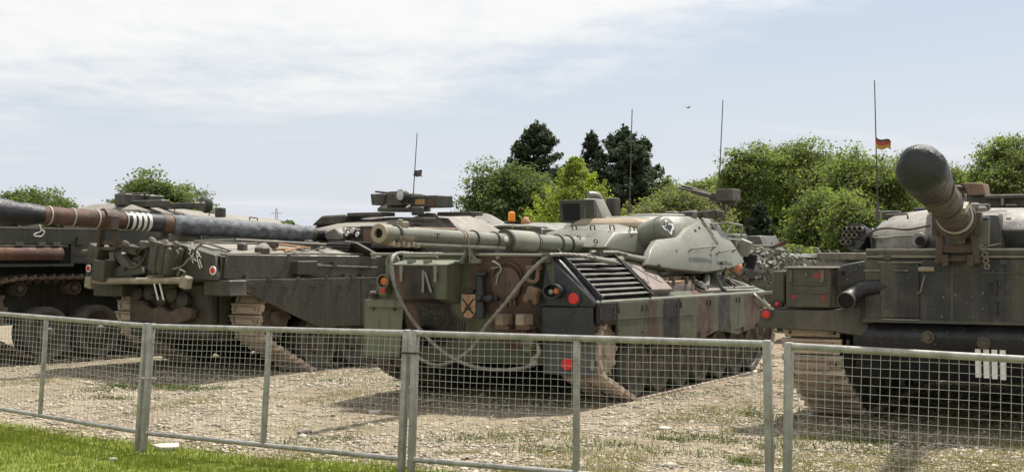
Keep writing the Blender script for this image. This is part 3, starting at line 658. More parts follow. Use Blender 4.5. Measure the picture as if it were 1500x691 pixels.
# ------------------------------------------------------------------ running gear shared by the tanks
MESH = {}
def mesh_of(key, fn):
    if key not in MESH: MESH[key] = fn()
    return MESH[key]
def raw(mb, name, mat, bevel=0.0, smooth=35):
    o = mb.build(name, mat, None, bevel, smooth, split=False); me = o.data; bpy.data.objects.remove(o); return me
def hull2d(pts):
    pts = sorted(set(pts))
    def half(p):
        h = []
        for q in p:
            while len(h) > 1 and (h[-1][0]-h[-2][0])*(q[1]-h[-2][1])-(h[-1][1]-h[-2][1])*(q[0]-h[-2][0]) <= 0: h.pop()
            h.append(q)
        return h
    a, b = half(pts), half(pts[::-1]); return a[:-1]+b[:-1]
def shoe_mesh(W, p, kind, mat):
    mb = MB(); h = .05
    if kind == 'pad':            # two rubber blocks, end connectors
        mb.box((-W/2+.03, -p*.46, -.02), (W/2-.03, p*.46, .018))
        for s in (-1, 1):
            mb.box((s*W*.255-W*.19, -p*.34, .012), (s*W*.255+W*.19, p*.34, .05))
            mb.box((s*(W/2-.025)-.028, -p*.62, -.028), (s*(W/2-.025)+.028, p*.10, .03))
        mb.prism([(-.04, -.02), (.04, -.02), (.02, -.09), (-.02, -.09)], 1, -p*.25, p*.25)
    else:                        # cast steel shoe: wide lips, end holes, raised pad
        for s in (-1, 1):
            mb.box((s*W*.36-W*.012, -p*.42, -.02), (s*W*.36+W*.012, p*.42, .012)); mb.box((s*W*.455-W*.035, -p*.42, -.02), (s*W*.455+W*.035, p*.42, .016))
            mb.box((s*W*.40-W*.05, -p*.42, -.02), (s*W*.40+W*.05, -p*.26, .012)); mb.box((s*W*.40-W*.05, p*.26, -.02), (s*W*.40+W*.05, p*.42, .012))
            mb.tube((s*W*.405, 0, -.03), (s*W*.405, 0, -.004), .016, n=6)
        mb.box((-W*.35, -p*.42, -.02), (W*.35, p*.40, .014)); mb.box((-W*.30, -p*.16, .01), (W*.30, p*.34, .034))
        mb.prism([(-p*.52, -.014), (-p*.30, -.014), (-p*.35, .05), (-p*.50, .046)], 0, -W*.54, W*.54)
        for k in range(7): x = W*(-.42+.14*k); mb.box((x-.018, -p*.30, .0), (x+.018, -p*.17, .028))
        for s in (-1, 1): mb.box((s*(W/2-.004)-.02, -p*.45, -.03), (s*(W/2-.004)+.02, p*.10, .022))
        mb.prism([(-.05, -.02), (.05, -.02), (.02, -.10), (-.02, -.10)], 1, -p*.3, p*.3)
    return raw(mb, 'track_shoe', mat, .004)
def make_track(tank, x0, x1, circles, pitch, kind, mat, dip=.0, shoes=True, label=None):
    W = x1-x0; th = .045; pts = []
    for (y, z, r) in circles: pts += [(y+(r+th)*cos(a), z+(r+th)*sin(a)) for a in np.linspace(0, 2*pi, 40)[:-1]]
    hp = [Vector((0, y, z)) for y, z in hull2d([(round(a, 5), round(b, 5)) for a, b in pts])]; hp.append(hp[0])
    ls = [0]
    for a, b in zip(hp, hp[1:]): ls.append(ls[-1]+(b-a).length)
    n = int(round(ls[-1]/pitch)); pitch = ls[-1]/n
    def pos(s):
        s %= ls[-1]; k = max(i for i in range(len(ls)-1) if ls[i] <= s+1e-9); f = (s-ls[k])/max(1e-9, ls[k+1]-ls[k]); return hp[k].lerp(hp[k+1], f)
    zmax = max(p.z for p in hp)
    t = MB(); R_ = []
    for k in range(n+1):
        p = pos(k*pitch % ls[-1]); q = pos((k*pitch+.02) % ls[-1]); d = (q-p).normalized(); nn = Vector((0, d.z, -d.y))
        a = p-nn*.022; R_.append([(x0+W*.1, a.y, a.z), (x1-W*.1, a.y, a.z), (x1-W*.1, (a-nn*.02).y, (a-nn*.02).z), (x0+W*.1, (a-nn*.02).y, (a-nn*.02).z)])
    t.loft(R_, caps=False); tr = t.build('track', 'dark_track', tank, smooth=0, label=label)
    if shoes:
        me = mesh_of(('shoe', round(W, 3), round(pitch, 4), kind, mat), lambda: shoe_mesh(W, pitch, kind, mat))
        for k in range(n):
            p = pos(k*pitch); d = (pos(k*pitch+pitch*.3)-pos(k*pitch-pitch*.3)).normalized()
            M = Matrix(((-1, 0, 0, (x0+x1)/2), (0, d.y, d.z, p.y), (0, d.z, -d.y, p.z), (0, 0, 0, 1)))
            link('track_shoe', me, tr, M=M)
    return tr
def wheel(tank, y, z, r, xc, w, s, dish=.05, bolts=10, tyre=True, name='road_wheel', mat='wheel_steel'):
    """s: +1 outer face toward +x"""
    def disc():
        mb = MB(); mb.lathe((0, 0, 0), (1, 0, 0), [(r*.86, -w/2), (r*.86, w/2), (r*.80, w/2), (r*.77, w/2-dish), (r*.42, w/2-dish*1.25), (r*.36, w/2-dish*.2), (r*.30, w/2-dish*.1), (.004, w/2-dish*.1)], 28)
        return raw(mb, name, mat)
    def tyr():
        mb = MB(); R_ = [(r*.85, -w/2-.004), (r*.985, -w/2-.004), (r, -w/2+.012), (r, -.03), (r*.9, -.022), (r*.9, .022), (r, .03), (r, w/2-.012), (r*.985, w/2+.004), (r*.85, w/2+.004)]
        mb.lathe((0, 0, 0), (1, 0, 0), R_, 28, caps=False); return raw(mb, 'tyre', 'rubber')
    def hub():
        mb = MB(); mb.lathe((w/2-dish*.3, 0, 0), (1, 0, 0), [(r*.22, 0), (r*.22, dish*.55), (r*.16, dish*.8), (.004, dish*.85)], 16)
        for k in range(bolts): a = 2*pi*k/bolts; mb.tube((w/2-dish*.3, cos(a)*r*.30, sin(a)*r*.30), (w/2+dish*.15, cos(a)*r*.30, sin(a)*r*.30), .014, .012, 6)
        return raw(mb, 'hub', mat)
    M = Matrix.Translation((xc, y, z)) @ (Matrix.Rotation(pi, 4, 'Z') if s < 0 else Matrix.Identity(4))
    o = link(name, mesh_of((name, r, w, dish), disc), tank, M=M)
    if tyre: link('tyre', mesh_of(('tyre', r, w), tyr), o)
    link('hub', mesh_of(('hub', r, w, dish, bolts), hub), o)
    return o
def sprocket(tank, y, z, r, xc, w, s, teeth=11, mat='dark_track'):
    def f():
        mb = MB()
        for x in (-w*.36, w*.36):
            pr = []
            for k in range(teeth):
                for da, rr in ((-.5, .90), (-.22, .90), (-.12, 1.08), (.12, 1.08), (.22, .90)): a = 2*pi*(k+da)/teeth; pr.append((cos(a)*r*rr, sin(a)*r*rr))
            mb.prism(pr, 0, x-.022, x+.022)
        mb.lathe((0, 0, 0), (1, 0, 0), [(r*.45, -w*.45), (r*.6, -w*.3), (r*.6, w*.3), (r*.5, w*.42), (r*.34, w*.42), (r*.30, w*.5), (.004, w*.52)], 20)
        for k in range(10): a = 2*pi*k/10; mb.tube((w*.37, cos(a)*r*.7, sin(a)*r*.7), (w*.42, cos(a)*r*.7, sin(a)*r*.7), .02, .018, 6)
        return raw(mb, 'sprocket', mat)
    M = Matrix.Translation((xc, y, z)) @ (Matrix.Rotation(pi, 4, 'Z') if s < 0 else Matrix.Identity(4))
    return link('sprocket', mesh_of(('spr', r, w, teeth, mat), f), tank, M=M)
def reflector(tank, F, px, py, y, r, name='reflector', mat='red_reflector', rim=None, ax=1, sgn=-1):
    c = F.hit(px, py, ax, y); d = Vector((0, 0, 0)); d[ax] = sgn
    o = MB().lathe(c, d, [(r, 0), (r, .012), (r*.93, .018), (.003, .02)], 20).build(name, mat, tank)
    if rim: MB().lathe(c, d, [(r*1.0, -.004), (r*1.45, -.004), (r*1.45, .008), (r*1.0, .008)], 20, caps=False).build('rim', rim, o)
    return o
def tank_root(F, label):
    t = thing('battle_tank', label, 'tank', group='tanks parked in a row'); t.matrix_world = F.M; t.location = F.M.translation; t.rotation_euler = (0, 0, -F.th); return t
def loftpoly(levels, sm=0):
    """levels: list of (outline [(x, y)], z) with equal counts"""
    mb = MB(); mb.loft([[(x, y, z) if not isinstance(z, (list, tuple)) else (x, y, z[i]) for i, (x, y) in enumerate(o)] for o, z in levels]); return mb
def handle(mb, a, b, out, r=.008):
    a, b, out = Vector(a), Vector(b), Vector(out); mb.path([a, a+out, b+out, b], r, 6)
def antenna(tank, p0, p1, base_h=.22, r=.0075, label=None):
    p0, p1 = Vector(p0), Vector(p1); d = (p1-p0).normalized()
    o = MB().lathe(p0, d, [(.035, 0), (.03, base_h*.5), (.02, base_h*.55), (.016, base_h)], 8).build('antenna', 'bare_dark', tank)
    MB().tube(p0+d*base_h*.9, p1, r*1.3, r*.9, 6).build('whip', 'bare_dark', o); return o
def flag(tank, o, p, d, w, h, mats, sag=.25):
    """small pennant in horizontal stripes; p top corner at the mast, d direction"""
    d = Vector(d).normalized(); n = len(mats); n2 = d.cross(Vector((0, 0, 1)))
    fl = None
    for k, m in enumerate(mats):
        mb = MB(); rows = []
        for e in (0, 1):
            z = -h*(k+e)/n
            for i in range(9):
                u = i/8; q = Vector(p)+d*w*u+n2*.035*sin(u*7+k*.4)+Vector((0, 0, z*(1-.15*u)-sag*w*u*u*.7-.02*sin(u*6))); rows.append(q)
        mb.add(rows+[q+n2*.004 for q in rows], [(i, i+1, i+10, i+9) for i in range(8)]+[(i+18, i+27, i+28, i+19) for i in range(8)]+[(0, 9, 27, 18), (8, 26, 35, 17)])
        s = mb.build('flag' if fl is None else 'stripe', m, o if fl is None else fl, smooth=60)
        fl = fl or s
    return fl

# ------------------------------------------------------------------ camouflaged tank in the middle
LF = Frame(-.42, 15.59, 0, 28.5)
TF = Frame(1.67, 19.10, 0, 31.0); TM = LF.I @ TF.M
def leopard():
    t = tank_root(LF, 'three colour camouflaged tank with bare pale gun barrel and slack tow cables')
    H = LF.hit
    # ---- hull
    def ring(y, top, shx, shz, zb=.45, xd=.95, ys=0.0):
        return [(-1.0, y+.30*(ys > 0), zb), (1.0, y+.30*(ys > 0), zb), (1.02, y, 1.10), (1.5, y, 1.13), (1.5, y, 1.175), (shx, y, shz), (xd, y, top), (-xd, y, top), (-shx, y, shz), (-1.5, y, 1.175), (-1.5, y, 1.13), (-1.02, y, 1.10)]
    mb = MB(); mb.loft([ring(.0, 1.70, 1.35, 1.31, .46, ys=1), ring(.34, 1.70, 1.35, 1.31, .45), ring(2.2, 1.69, 1.35, 1.31), ring(2.75, 1.52, 1.25, 1.36, xd=1.0), ring(5.2, 1.45, 1.25, 1.34, xd=1.0), ring(6.6, 1.14, 1.3, 1.16, .8)])
    mb.build('hull', 'camo_hull', t, bevel=.008)
    mb = MB(); mb.tube((-1.42, -.02, 1.715), (.9, -.02, 1.70), .016, n=8)
    for x in (-1.4, -.5, .3, .88): mb.box((x-.02, -.02, 1.66), (x+.02, .03, 1.72))
    mb.build('deck_rail', 'turret_pale', t)
    # rear corner cheek plates beside the grilles
    MB().hexa([(.93, -.035, 1.70), (1.52, -.035, 1.17), (1.52, -.035, 1.14), (.86, -.035, 1.14), (.93, .0, 1.72), (1.53, .0, 1.19), (1.53, .0, 1.14), (.86, 0, 1.14)]).build('corner_plate', 'black_paint', t, bevel=.006)
    MB().prism([(1.02, 1.705), (1.5, 1.205), (1.46, 1.175), (.96, 1.68)], 1, 0.0, .09).build('corner_plate', 'black_paint', t, bevel=.006)
    # ---- grille on the right shoulder
    n_ = Vector((.52, 0, .54)).normalized(); e = Vector((.54, 0, -.52)).normalized(); o0 = Vector((.96, 0, 1.70)); Lg = .735
    MB().hexa([o0+n_*.012+Vector((0, .1, 0)), o0+e*Lg+n_*.012+Vector((0, .1, 0)), o0+e*Lg+n_*.012+Vector((0, 1.50, 0)), o0+n_*.012+Vector((0, 1.5, 0)),
               o0+n_*.02+Vector((0, .1, 0)), o0+e*Lg+n_*.02+Vector((0, .1, 0)), o0+e*Lg+n_*.02+Vector((0, 1.50, 0)), o0+n_*.02+Vector((0, 1.5, 0))]).build('grille_well', 'cavity_shade', t)  # near-black sheet for the shade behind the slats
    gf = MB()
    for y in (.09, 1.5): gf.hexa([o0+n_*a+e*l+Vector((0, y+dy, 0)) for a in (0, .085) for l, dy in ((-.02, 0), (Lg+.02, 0), (Lg+.02, .035), (-.02, .035))])
    gr = gf.build('grille', 'black_paint', t, bevel=.004)
    slat = MB(); sd = (e*.9+n_*.45).normalized(); c0 = n_*.055
    slat.hexa([c0-sd*.027-n_*.006+Vector((0, .125, 0)), c0+sd*.027-n_*.006+Vector((0, .125, 0)), c0+sd*.027-n_*.006+Vector((0, 1.5, 0)), c0-sd*.027-n_*.006+Vector((0, 1.5, 0)),
               c0-sd*.027+n_*.006+Vector((0, .125, 0)), c0+sd*.027+n_*.006+Vector((0, .125, 0)), c0+sd*.027+n_*.006+Vector((0, 1.5, 0)), c0-sd*.027+n_*.006+Vector((0, 1.5, 0))])
    sm = raw(slat, 'slat', 'slat_paint', .003)
    for k in range(9): link('slat', sm, gr, M=Matrix.Translation(o0+e*(.04+k*.081)))
    # left grille the photo cannot show stays a plain shoulder
    # ---- right sponson boxes and stowage
    MB().prism([(.99, 1.60), (1.08, 1.66), (1.50, 1.285), (1.44, 1.21)], 1, 1.62, 2.30).build('stowage_lid', 'deck_mauve', t, bevel=.012)
    mb = MB()
    for a in (.25, .75):
        p = Vector((1.08, 1.66, 0)).lerp(Vector((1.5, 1.285, 0)), a); p = Vector((p.x, 1.63, p.y)); mb.cbox(p, (.09, .05, .05), Matrix.Rotation(.73, 3, 'Y'))
    mb.cbox((1.30, 1.60, 1.47), (.52, .035, .03), Matrix.Rotation(.73, 3, 'Y'))
    mb.build('hinge', 'bare_dark', t)
    mb = MB()
    u1 = Vector((.42, 0, -.375)).normalized(); nn = Vector((.375, 0, .42)).normalized()
    for (a0, b0, a1, b1) in ((.1, 1.72, .45, 2.15), (.45, 1.74, .1, 2.1)):
        p, q = Vector((1.08, b0, 1.662))+u1*a0+nn*.003, Vector((1.08, b1, 1.662))+u1*a1+nn*.003; mb.tube(p, q, .006, n=4)
    mb.build('cross_mark', 'turret_pale', t)
    MB().prism([(.99, 1.46), (1.14, 1.50), (1.40, 1.36), (1.40, 1.24)], 1, 2.42, 3.3).build('stowage_lid', 'deck_mauve', t, bevel=.012)
    MB().prism([(1.06, 1.38), (1.12, 1.44), (1.46, 1.235), (1.44, 1.18)], 1, 3.4, 4.15).build('stowage_lid', 'deck_mauve', t, bevel=.01)
    MB().path([(1.03, .9, 1.735), (1.05, 1.6, 1.735), (1.12, 2.2, 1.66), (1.2, 2.9, 1.56)], .022, 8).build('cleaning_rod', 'turret_pale', t)
    mb = MB(); mb.tube((1.12, 1.7, 1.69), (1.18, 2.3, 1.63), .035, .045, 10); mb.build('tool_head', 'turret_green', t)
    mb = MB(); mb.path([(1.28, 2.45, 1.47), (1.26, 3.0, 1.475), (1.22, 3.9, 1.48)], .024, 8); mb.lathe((1.22, 3.6, 1.48), (-.04, 1, 0), [(.024, 0), (.05, .06), (.05, .45), (.02, .5)], 10); mb.build('cleaning_rod', 'turret_green', t, label='green cleaning rod')
    for x, z, y0, y1 in ((1.34, 1.405, 2.45, 3.3), (1.39, 1.36, 2.4, 3.45)):
        MB().tube((x, y0, z), (x-.02, y1, z+.01), .02, .017, 8).build('tool_handle', 'wood', t)
    MB().hexa([(1.3, 3.42, 1.33), (1.46, 3.42, 1.27), (1.46, 3.62, 1.25), (1.3, 3.6, 1.31), (1.3, 3.42, 1.37), (1.46, 3.42, 1.36), (1.46, 3.62, 1.30), (1.3, 3.6, 1.35)]).build('axe_head', 'galvanised', t, bevel=.01)
    mb = MB(); mb.path([(1.40, 3.7, 1.28), (1.36, 3.85, 1.40), (1.25, 4.05, 1.42)], .05, 8); mb.build('shovel_blade', 'turret_green', t)
    mb = MB()
    for y in (2.55, 3.0, 3.25): mb.box((1.3, y-.02, 1.33), (1.42, y+.02, 1.43))
    for y in (2.1, 2.7, 3.4): mb.box((1.13, y-.02, 1.46), (1.24, y+.02, 1.6))
    mb.build('tool_clamp', 'bare_dark', t)
    # headlamp guard frame and mirror near the bow
    mb = MB(); fr = [(1.44, 4.25, 1.25), (1.25, 4.3, 1.56), (1.18, 5.1, 1.54), (1.40, 5.7, 1.24)]; mb.path(fr+[fr[0]], .022, 8); mb.path([(1.46, 4.3, 1.22), (1.46, 5.7, 1.20)], .022, 8); mb.path([(1.18, 5.1, 1.54), (1.0, 5.5, 1.40)], .02, 8); mb.path([(1.05, 4.4, 1.5), (1.25, 4.3, 1.56)], .02, 8)
    mb.build('headlamp_guard', 'turret_pale', t)
    mb = MB(); mb.path(smoothpts([(1.46, 4.7, 1.25), (1.33, 4.75, 1.33), (1.28, 4.9, 1.36), (1.3, 5.05, 1.30), (1.4, 5.0, 1.26)], 4), .014, 6); mb.build('coiled_lead', 'bare_dark', t)
    mb = MB(); mb.cbox((1.32, 5.75, 1.62), (.20, .05, .24), Matrix.Rotation(.2, 3, 'Y')); mi = mb.build('mirror', 'black_paint', t, bevel=.02); MB().tube((1.2, 5.6, 1.4), (1.28, 5.76, 1.62), .014, n=6).build('mirror_arm', 'turret_pale', mi)
    mb = MB(); mb.path(smoothpts([(1.5, 5.35, 1.16), (1.60, 5.3, 1.08), (1.62, 5.6, .98), (1.56, 5.85, .96), (1.5, 5.75, 1.08), (1.48, 5.5, 1.14)], 4), .028, 8); mb.build('tow_shackle', 'turret_pale', t)
    # ---- fender edge and skirt panels
    MB().tube((1.515, 0, 1.185), (1.515, 5.75, 1.165), .021, n=10).build('fender_rail', 'turret_pale', t)
    bot = [(0, .95), (.5, .93), (.501, .80), (1.3, .74), (1.301, .65), (3.3, .63), (3.75, .70), (4.2, .66), (4.6, .61), (5.2, .66), (5.6, .78), (5.75, 1.02)]
    def bz(y):
        for (a, za), (b, zb) in zip(bot, bot[1:]):
            if a <= y <= b: return za+(zb-za)*(y-a)/(b-a)
        return bot[-1][1]
    for y0, y1 in ((0, .5), (.505, 1.3), (1.307, 2.4), (2.41, 3.45), (3.46, 4.6), (4.61, 5.72)):
        ks = sorted([y0, y1]+[b[0] for b in bot if y0 < b[0] < y1]); poly = [(y0, 1.175-.003*y0), (y1, 1.175-.003*y1)]+[(k, bz(k)) for k in ks[::-1]]
        sp_ = MB().prism(poly, 0, 1.515, 1.538).build('skirt_panel', 'camo_hull', t, bevel=.005)
        mm = MB()
        for y in (y0+.06, y1-.06): mm.box((1.538, y-.015, 1.05), (1.55, y+.015, 1.12)); mm.tube((1.53, y, bz(y)+.06), (1.552, y, bz(y)+.06), .014, n=6)
        mm.build('bolts', 'olive', sp_)
    mb = MB()
    for y in (3.02, 4.72): mb.box((1.5385, y, bz(y)+.005), (1.5405, y+.14, bz(y)+.085))
    mb.build('cut_out_shade', 'cavity_shade', t)  # near-black patches for the shade in the skirt openings
    MB().prism([(0.08, 1.0), (2.9, .96), (2.9, .945), (.08, .985)], 0, 1.5385, 1.546).build('skirt_rib', 'camo_hull', t)
    # left skirt (only its rear edge shows)
    MB().prism([(0, 1.175), (5.7, 1.16), (5.5, .75), (.5, .72), (0, .95)], 0, -1.538, -1.515).build('skirt_panel', 'camo_hull', t, bevel=.005)
    # ---- running gear
    circ = [(.50, .64, .30)]+[(1.28+k*.70, .385, .335) for k in range(7)]+[(6.1, .62, .28)]
    for s in (1, -1):
        xa, xb = (.97, 1.50) if s > 0 else (-1.50, -.97)
        make_track(t, xa, xb, circ, .165, 'pad', 'dusty_track' if s > 0 else 'dark_track')
        for (y, z, r) in circ[1:-1]: wheel(t, y, z, r, s*1.30, .30, s, .06)
        wheel(t, 6.1, .62, .28, s*1.28, .26, s, .05, name='idler_wheel'); sprocket(t, .50, .64, .30, s*1.24, .40, s, mat='dusty_track')
        for y in (1.9, 3.3, 4.7): wheel(t, y, .93, .11, s*1.18, .2, s, .02, 6, True, 'return_roller')
    # ---- rear plate furniture
    bl, br = H(577, 400, 1, -.33).x, H(654, 400, 1, -.33).x; bm_ = (bl+br)/2
    MB().hexa([(bl, -.30, 1.20), (br-.02, -.30, 1.20), (br-.02, -.005, 1.14), (bl, -.005, 1.14), (bl-.02, -.33, 1.585), (br, -.33, 1.585), (br+.03, -.005, 1.64), (bl-.02, -.005, 1.64)]).build('stowage_bin', 'camo_bin', t, bevel=.012)
    MB().hexa([(bl-.03, -.345, 1.575), (br+.01, -.345, 1.575), (br+.045, -.0, 1.632), (bl-.03, -.0, 1.632), (bl-.03, -.345, 1.597), (br+.01, -.345, 1.597), (br+.045, -.0, 1.655), (bl-.03, -.0, 1.655)]).build('bin_lid', 'flap_green', t, bevel=.006)
    mb = MB()
    for x in (bm_-.16, bm_+.06): mb.box((x-.035, -.30, 1.61), (x+.035, -.22, 1.645))
    for x in (bm_-.24, bm_+.22): mb.box((x-.02, -.36, 1.50), (x+.02, -.328, 1.60)); mb.cbox((x, -.352, 1.46), (.03, .02, .12))
    handle(mb, (bl+.05, -.2, 1.66), (br-.2, -.2, 1.66), (0, 0, .03), .01)
    mb.build('latch', 'turret_pale', t)
    la = MB(); fr_ = Matrix.Translation((bm_+.09, -.3285, 1.41)) @ Matrix.Rotation(pi/2, 4, 'X')
    for p, q in (((-.05, -.13), (-.045, .12)), ((-.02, .10), (.06, -.13))):
        a, b = fr_ @ Vector((p[0], p[1], 0)), fr_ @ Vector((q[0], q[1], 0)); d = Vector((.016, 0, 0)); la.hexa([a-d, a+d, b+d, b-d, a-d+Vector((0, -.004, 0)), a+d+Vector((0, -.004, 0)), b+d+Vector((0, -.004, 0)), b-d+Vector((0, -.004, 0))])
    la.build('bin_letter', 'grey_decal', t, smooth=0, label='worn pale letter A on the stowage bin')
    Ry = Matrix.Rotation(pi/2, 4, 'X')
    c = H(634, 456, 1, -.004); text_mesh(MB(), '254600', Matrix.Translation(c) @ Ry, .10).build('serial_number', 'faint_decal', t, smooth=0)
    # shield with crossed guns
    c = H(686, 448, 1, -.045); w, h = .095, .135
    po = [(c.x-w, c.z+h), (c.x+w, c.z+h), (c.x+w, c.z-h*.25)]+[(c.x+w*cos(a), c.z-h*.25-h*.78*sin(a)) for a in np.linspace(.25, pi-.25, 9)]+[(c.x-w, c.z-h*.25)]
    sh = MB().prism(po, 1, -.045, -.012).build('shield_badge', 'shield_tan', t, bevel=.004)
    mb = MB(); mb.box((c.x-.028, -.0475, c.z-h*.95), (c.x+.028, -.0452, c.z+h*.96)); mb.build('shield_stripe', 'shield_orange', sh)
    MB().box((c.x-w*.97, -.0467, c.z-.035), (c.x+w*.97, -.0452, c.z+.02)).build('shield_stripe', 'shield_orange', sh)
    mb = MB()
    for s in (-1, 1):
        a, b = Vector((c.x-s*.072, -.052, c.z+.085)), Vector((c.x+s*.07, -.052, c.z-.09)); mb.tube(a, b, .007, .011, 6); mb.tube(a.lerp(b, .45), a.lerp(b, .7), .017, .02, 6)
    mb.build('crossed_guns', 'ink_dark', sh)
    mb = MB(); mb.box((c.x-.06, -.055, c.z+h+.012), (c.x+.065, -.005, c.z+h+.05)); mb.build('badge_clamp', 'olive', t, bevel=.006)
    # round access cover with number
    c = H(741, 417, 1, -.05); rr = .185
    po = [(c.x+rr*cos(a), c.z+rr*sin(a)*1.08) for a in np.linspace(0, 2*pi, 30)[:-1]]
    MB().prism(po, 1, -.05, .0).build('access_cover', 'brown_paint', t, bevel=.012, seg=2)
    MB().lathe((c.x, .0, c.z+.06), (0, -1, 0), [(.20, 0), (.20, .03), (.185, .03), (.185, .0)], 24, False).build('cover_ring', 'brown_paint', t)
    text_mesh(MB(), '137', Matrix.Translation((c.x-.01, -.0525, c.z-.01)) @ Ry, .105).build('cover_number', 'ink_dark', t, smooth=0)
    mb = MB(); p = H(727, 385, 1, -.07)
    mb.path(smoothpts([p+Vector((-.05, 0, .02)), p, p+Vector((.05, -.01, -.03)), p+Vector((.06, 0, -.09)), p+Vector((.02, 0, -.13))], 4), .012, 6)
    mb.path([p+Vector((-.07, 0, -.06)), p+Vector((.03, -.01, -.05))], .009, 6); mb.path([p+Vector((.02, 0, -.13)), p+Vector((.0, 0, -.24))], .010, 6)
    mb.build('chain_hook', 'turret_pale', t)
    mb = MB()
    for x in (-.06, 0, .06, .11): mb.box((c.x+x-.015, -.06, c.z-.235), (c.x+x+.015, -.0, c.z-.17))
    mb.build('cover_lug', 'brown_paint', t)
    # black jack and bracket
    mb = MB(); a, b = H(703, 405, 1, -.08), H(705, 466, 1, -.08); mb.tube(a, b, .05, .06, 12); mb.cbox(a+Vector((0, .02, .03)), (.15, .1, .04)); m = H(714, 437, 1, -.1)
    mb.cbox(m, (.28, .07, .06)); mb.lathe(m+Vector((.06, -.03, 0)), (0, -1, 0), [(.045, 0), (.045, .05), (.02, .06)], 10); mb.lathe(m+Vector((-.08, -.03, 0)), (0, -1, 0), [(.04, 0), (.04, .05), (.02, .06)], 10)
    mb.build('jack', 'black_paint', t, bevel=.008)
    mb = MB(); c = H(676, 478, 1, -.05)
    for k in (-1, 0, 1): mb.tube(c+Vector((k*.033, 0, -.06)), c+Vector((k*.033, 0, .06)), .018, n=8)
    mb.build('rubber_buffer', 'black_paint', t)
    for px in (738, 768):
        c = H(px, 468, 1, -.10); bb = MB().cbox(c, (.15, .16, .125)).build('wooden_block', 'block_tan', t, bevel=.012)
        MB().cbox(c+Vector((.01, .02, -.085)), (.17, .18, .045)).build('block_shelf', 'brown_paint', bb, bevel=.004)
        MB().cbox(c+Vector((.055, -.082, 0)), (.035, .01, .13)).build('block_strap', 'wood_dirty', bb)
    mb = MB(); c = H(782, 402, 1, -.06); mb.path(smoothpts([c+Vector((-.06, 0, .06)), c+Vector((-.07, -.02, -.05)), c+Vector((.0, -.02, -.08)), c+Vector((.05, -.02, -.05)), c+Vector((.05, 0, .07))], 4), .024, 8); mb.cbox(c+Vector((0, .02, .08)), (.17, .1, .05)); mb.build('shackle', 'wood_dirty', t)
    mb = MB(); c = H(781, 430, 1, -.10); mb.cbox(c, (.14, .14, .15), Matrix.Rotation(.3, 3, 'Y')); mb.cbox(c+Vector((-.06, -.04, -.05)), (.07, .09, .10)); mb.cbox(c+Vector((.05, -.05, -.07)), (.05, .08, .10)); mb.build('tow_pintle', 'wood_dirty', t, bevel=.02)
    # lamps
    c = H(811, 426, 1, -.12)
    mb = MB(); n = 24; oval = lambda s, y: [(c.x+.105*s*cos(a)*(1.0 if cos(a) > 0 else 1.1), y, c.z+.078*s*sin(a)) for a in np.linspace(0, 2*pi, n+1)[:-1]]
    mb.loft([oval(1.0, .0), oval(1.05, -.17), oval(.88, -.17), oval(.84, -.06)], caps=True); lh = mb.build('lamp_housing', 'black_paint', t)
    MB().lathe((c.x+.035, -.07, c.z), (0, -1, 0), [(.05, 0), (.05, .03), (.03, .06), (.003, .07)], 16).build('orange_lens', 'orange_lens', lh)
    MB().lathe((c.x-.055, -.07, c.z-.01), (0, -1, 0), [(.03, 0), (.03, .02), (.003, .04)], 14).build('small_lens', 'clear_glass', lh)
    reflector(t, LF, 840.5, 437, -.05, .062, 'rear_reflector', rim='black_paint')
    c = H(563, 413, 1, -.10); mb = MB(); mb.lathe((c.x, 0, c.z+.01), (0, -1, 0), [(.085, 0), (.085, .14), (.072, .14), (.07, .05)], 18); mb.cbox((c.x-.005, -.08, c.z-.10), (.10, .1, .09)); lh = mb.build('lamp_housing', 'flap_green', t)
    MB().lathe((c.x, -.08, c.z+.01), (0, -1, 0), [(.055, 0), (.05, .03), (.003, .05)], 16).build('orange_lens', 'orange_lens', lh)
    MB().cbox((c.x, -.135, c.z-.10), (.075, .02, .055)).build('red_lens', 'red_lens', lh, bevel=.008)
    mb = MB(); c = H(573, 384, 1, -.05); mb.lathe(c, (0, -1, 0), [(.09, -.06), (.09, 0), (.045, .0), (.045, -.06)], 18, False); mb.prism([(c.x-.09, c.z), (c.x+.09, c.z), (c.x+.05, c.z-.24), (c.x-.10, c.z-.28)], 1, -.03, .02); mb.build('lifting_eye', 'flap_green', t, bevel=.006)
    mb = MB(); c = H(548, 430, 1, -.05); mb.lathe(c, (0, -1, 0), [(.035, 0), (.04, .05), (.02, .08)], 10); mb.tube(c, c+Vector((.0, .05, -.06)), .03, n=8); mb.build('socket', 'bare_dark', t)
    # mud flaps
    MB().hexa([(.88, -.06, .74), (1.50, -.06, .74), (1.50, .01, .74), (.88, .01, .74), (.88, -.045, 1.135), (1.50, -.045, 1.135), (1.50, .01, 1.135), (.88, .01, 1.135)]).build('flap_box', 'black_paint', t, bevel=.01)
    a, b, c_, d = H(797, 500, 1, .0), H(872, 500, 1, .0), H(870, 553, 1, .05), H(797, 547, 1, .05)
    mf = MB().hexa([d, c_, c_+Vector((0, .02, 0)), d+Vector((0, .02, 0)), a, b, b+Vector((0, .02, 0)), a+Vector((0, .02, 0))]).build('mud_flap', 'flap_grey', t, bevel=.005, label='blue grey mud flap with red disc')
    reflector(mf, LF, 831, 533, .02, .068, 'flap_reflector')
    mb = MB(); p = H(787, 520, 1, -.05); mb.path(smoothpts([p+Vector((.0, 0, .12)), p+Vector((.03, -.02, .02)), p+Vector((-.05, -.02, -.05)), p+Vector((-.03, 0, -.12))], 4), .022, 8); p = H(868, 535, 1, .02); mb.cbox(p, (.03, .03, .10)); mb.build('flap_hook', 'turret_pale', t)
    a, b, c_, d = H(535, 438, 1, -.03), H(592, 436, 1, -.03), H(585, 523, 1, .06), H(531, 521, 1, .06)
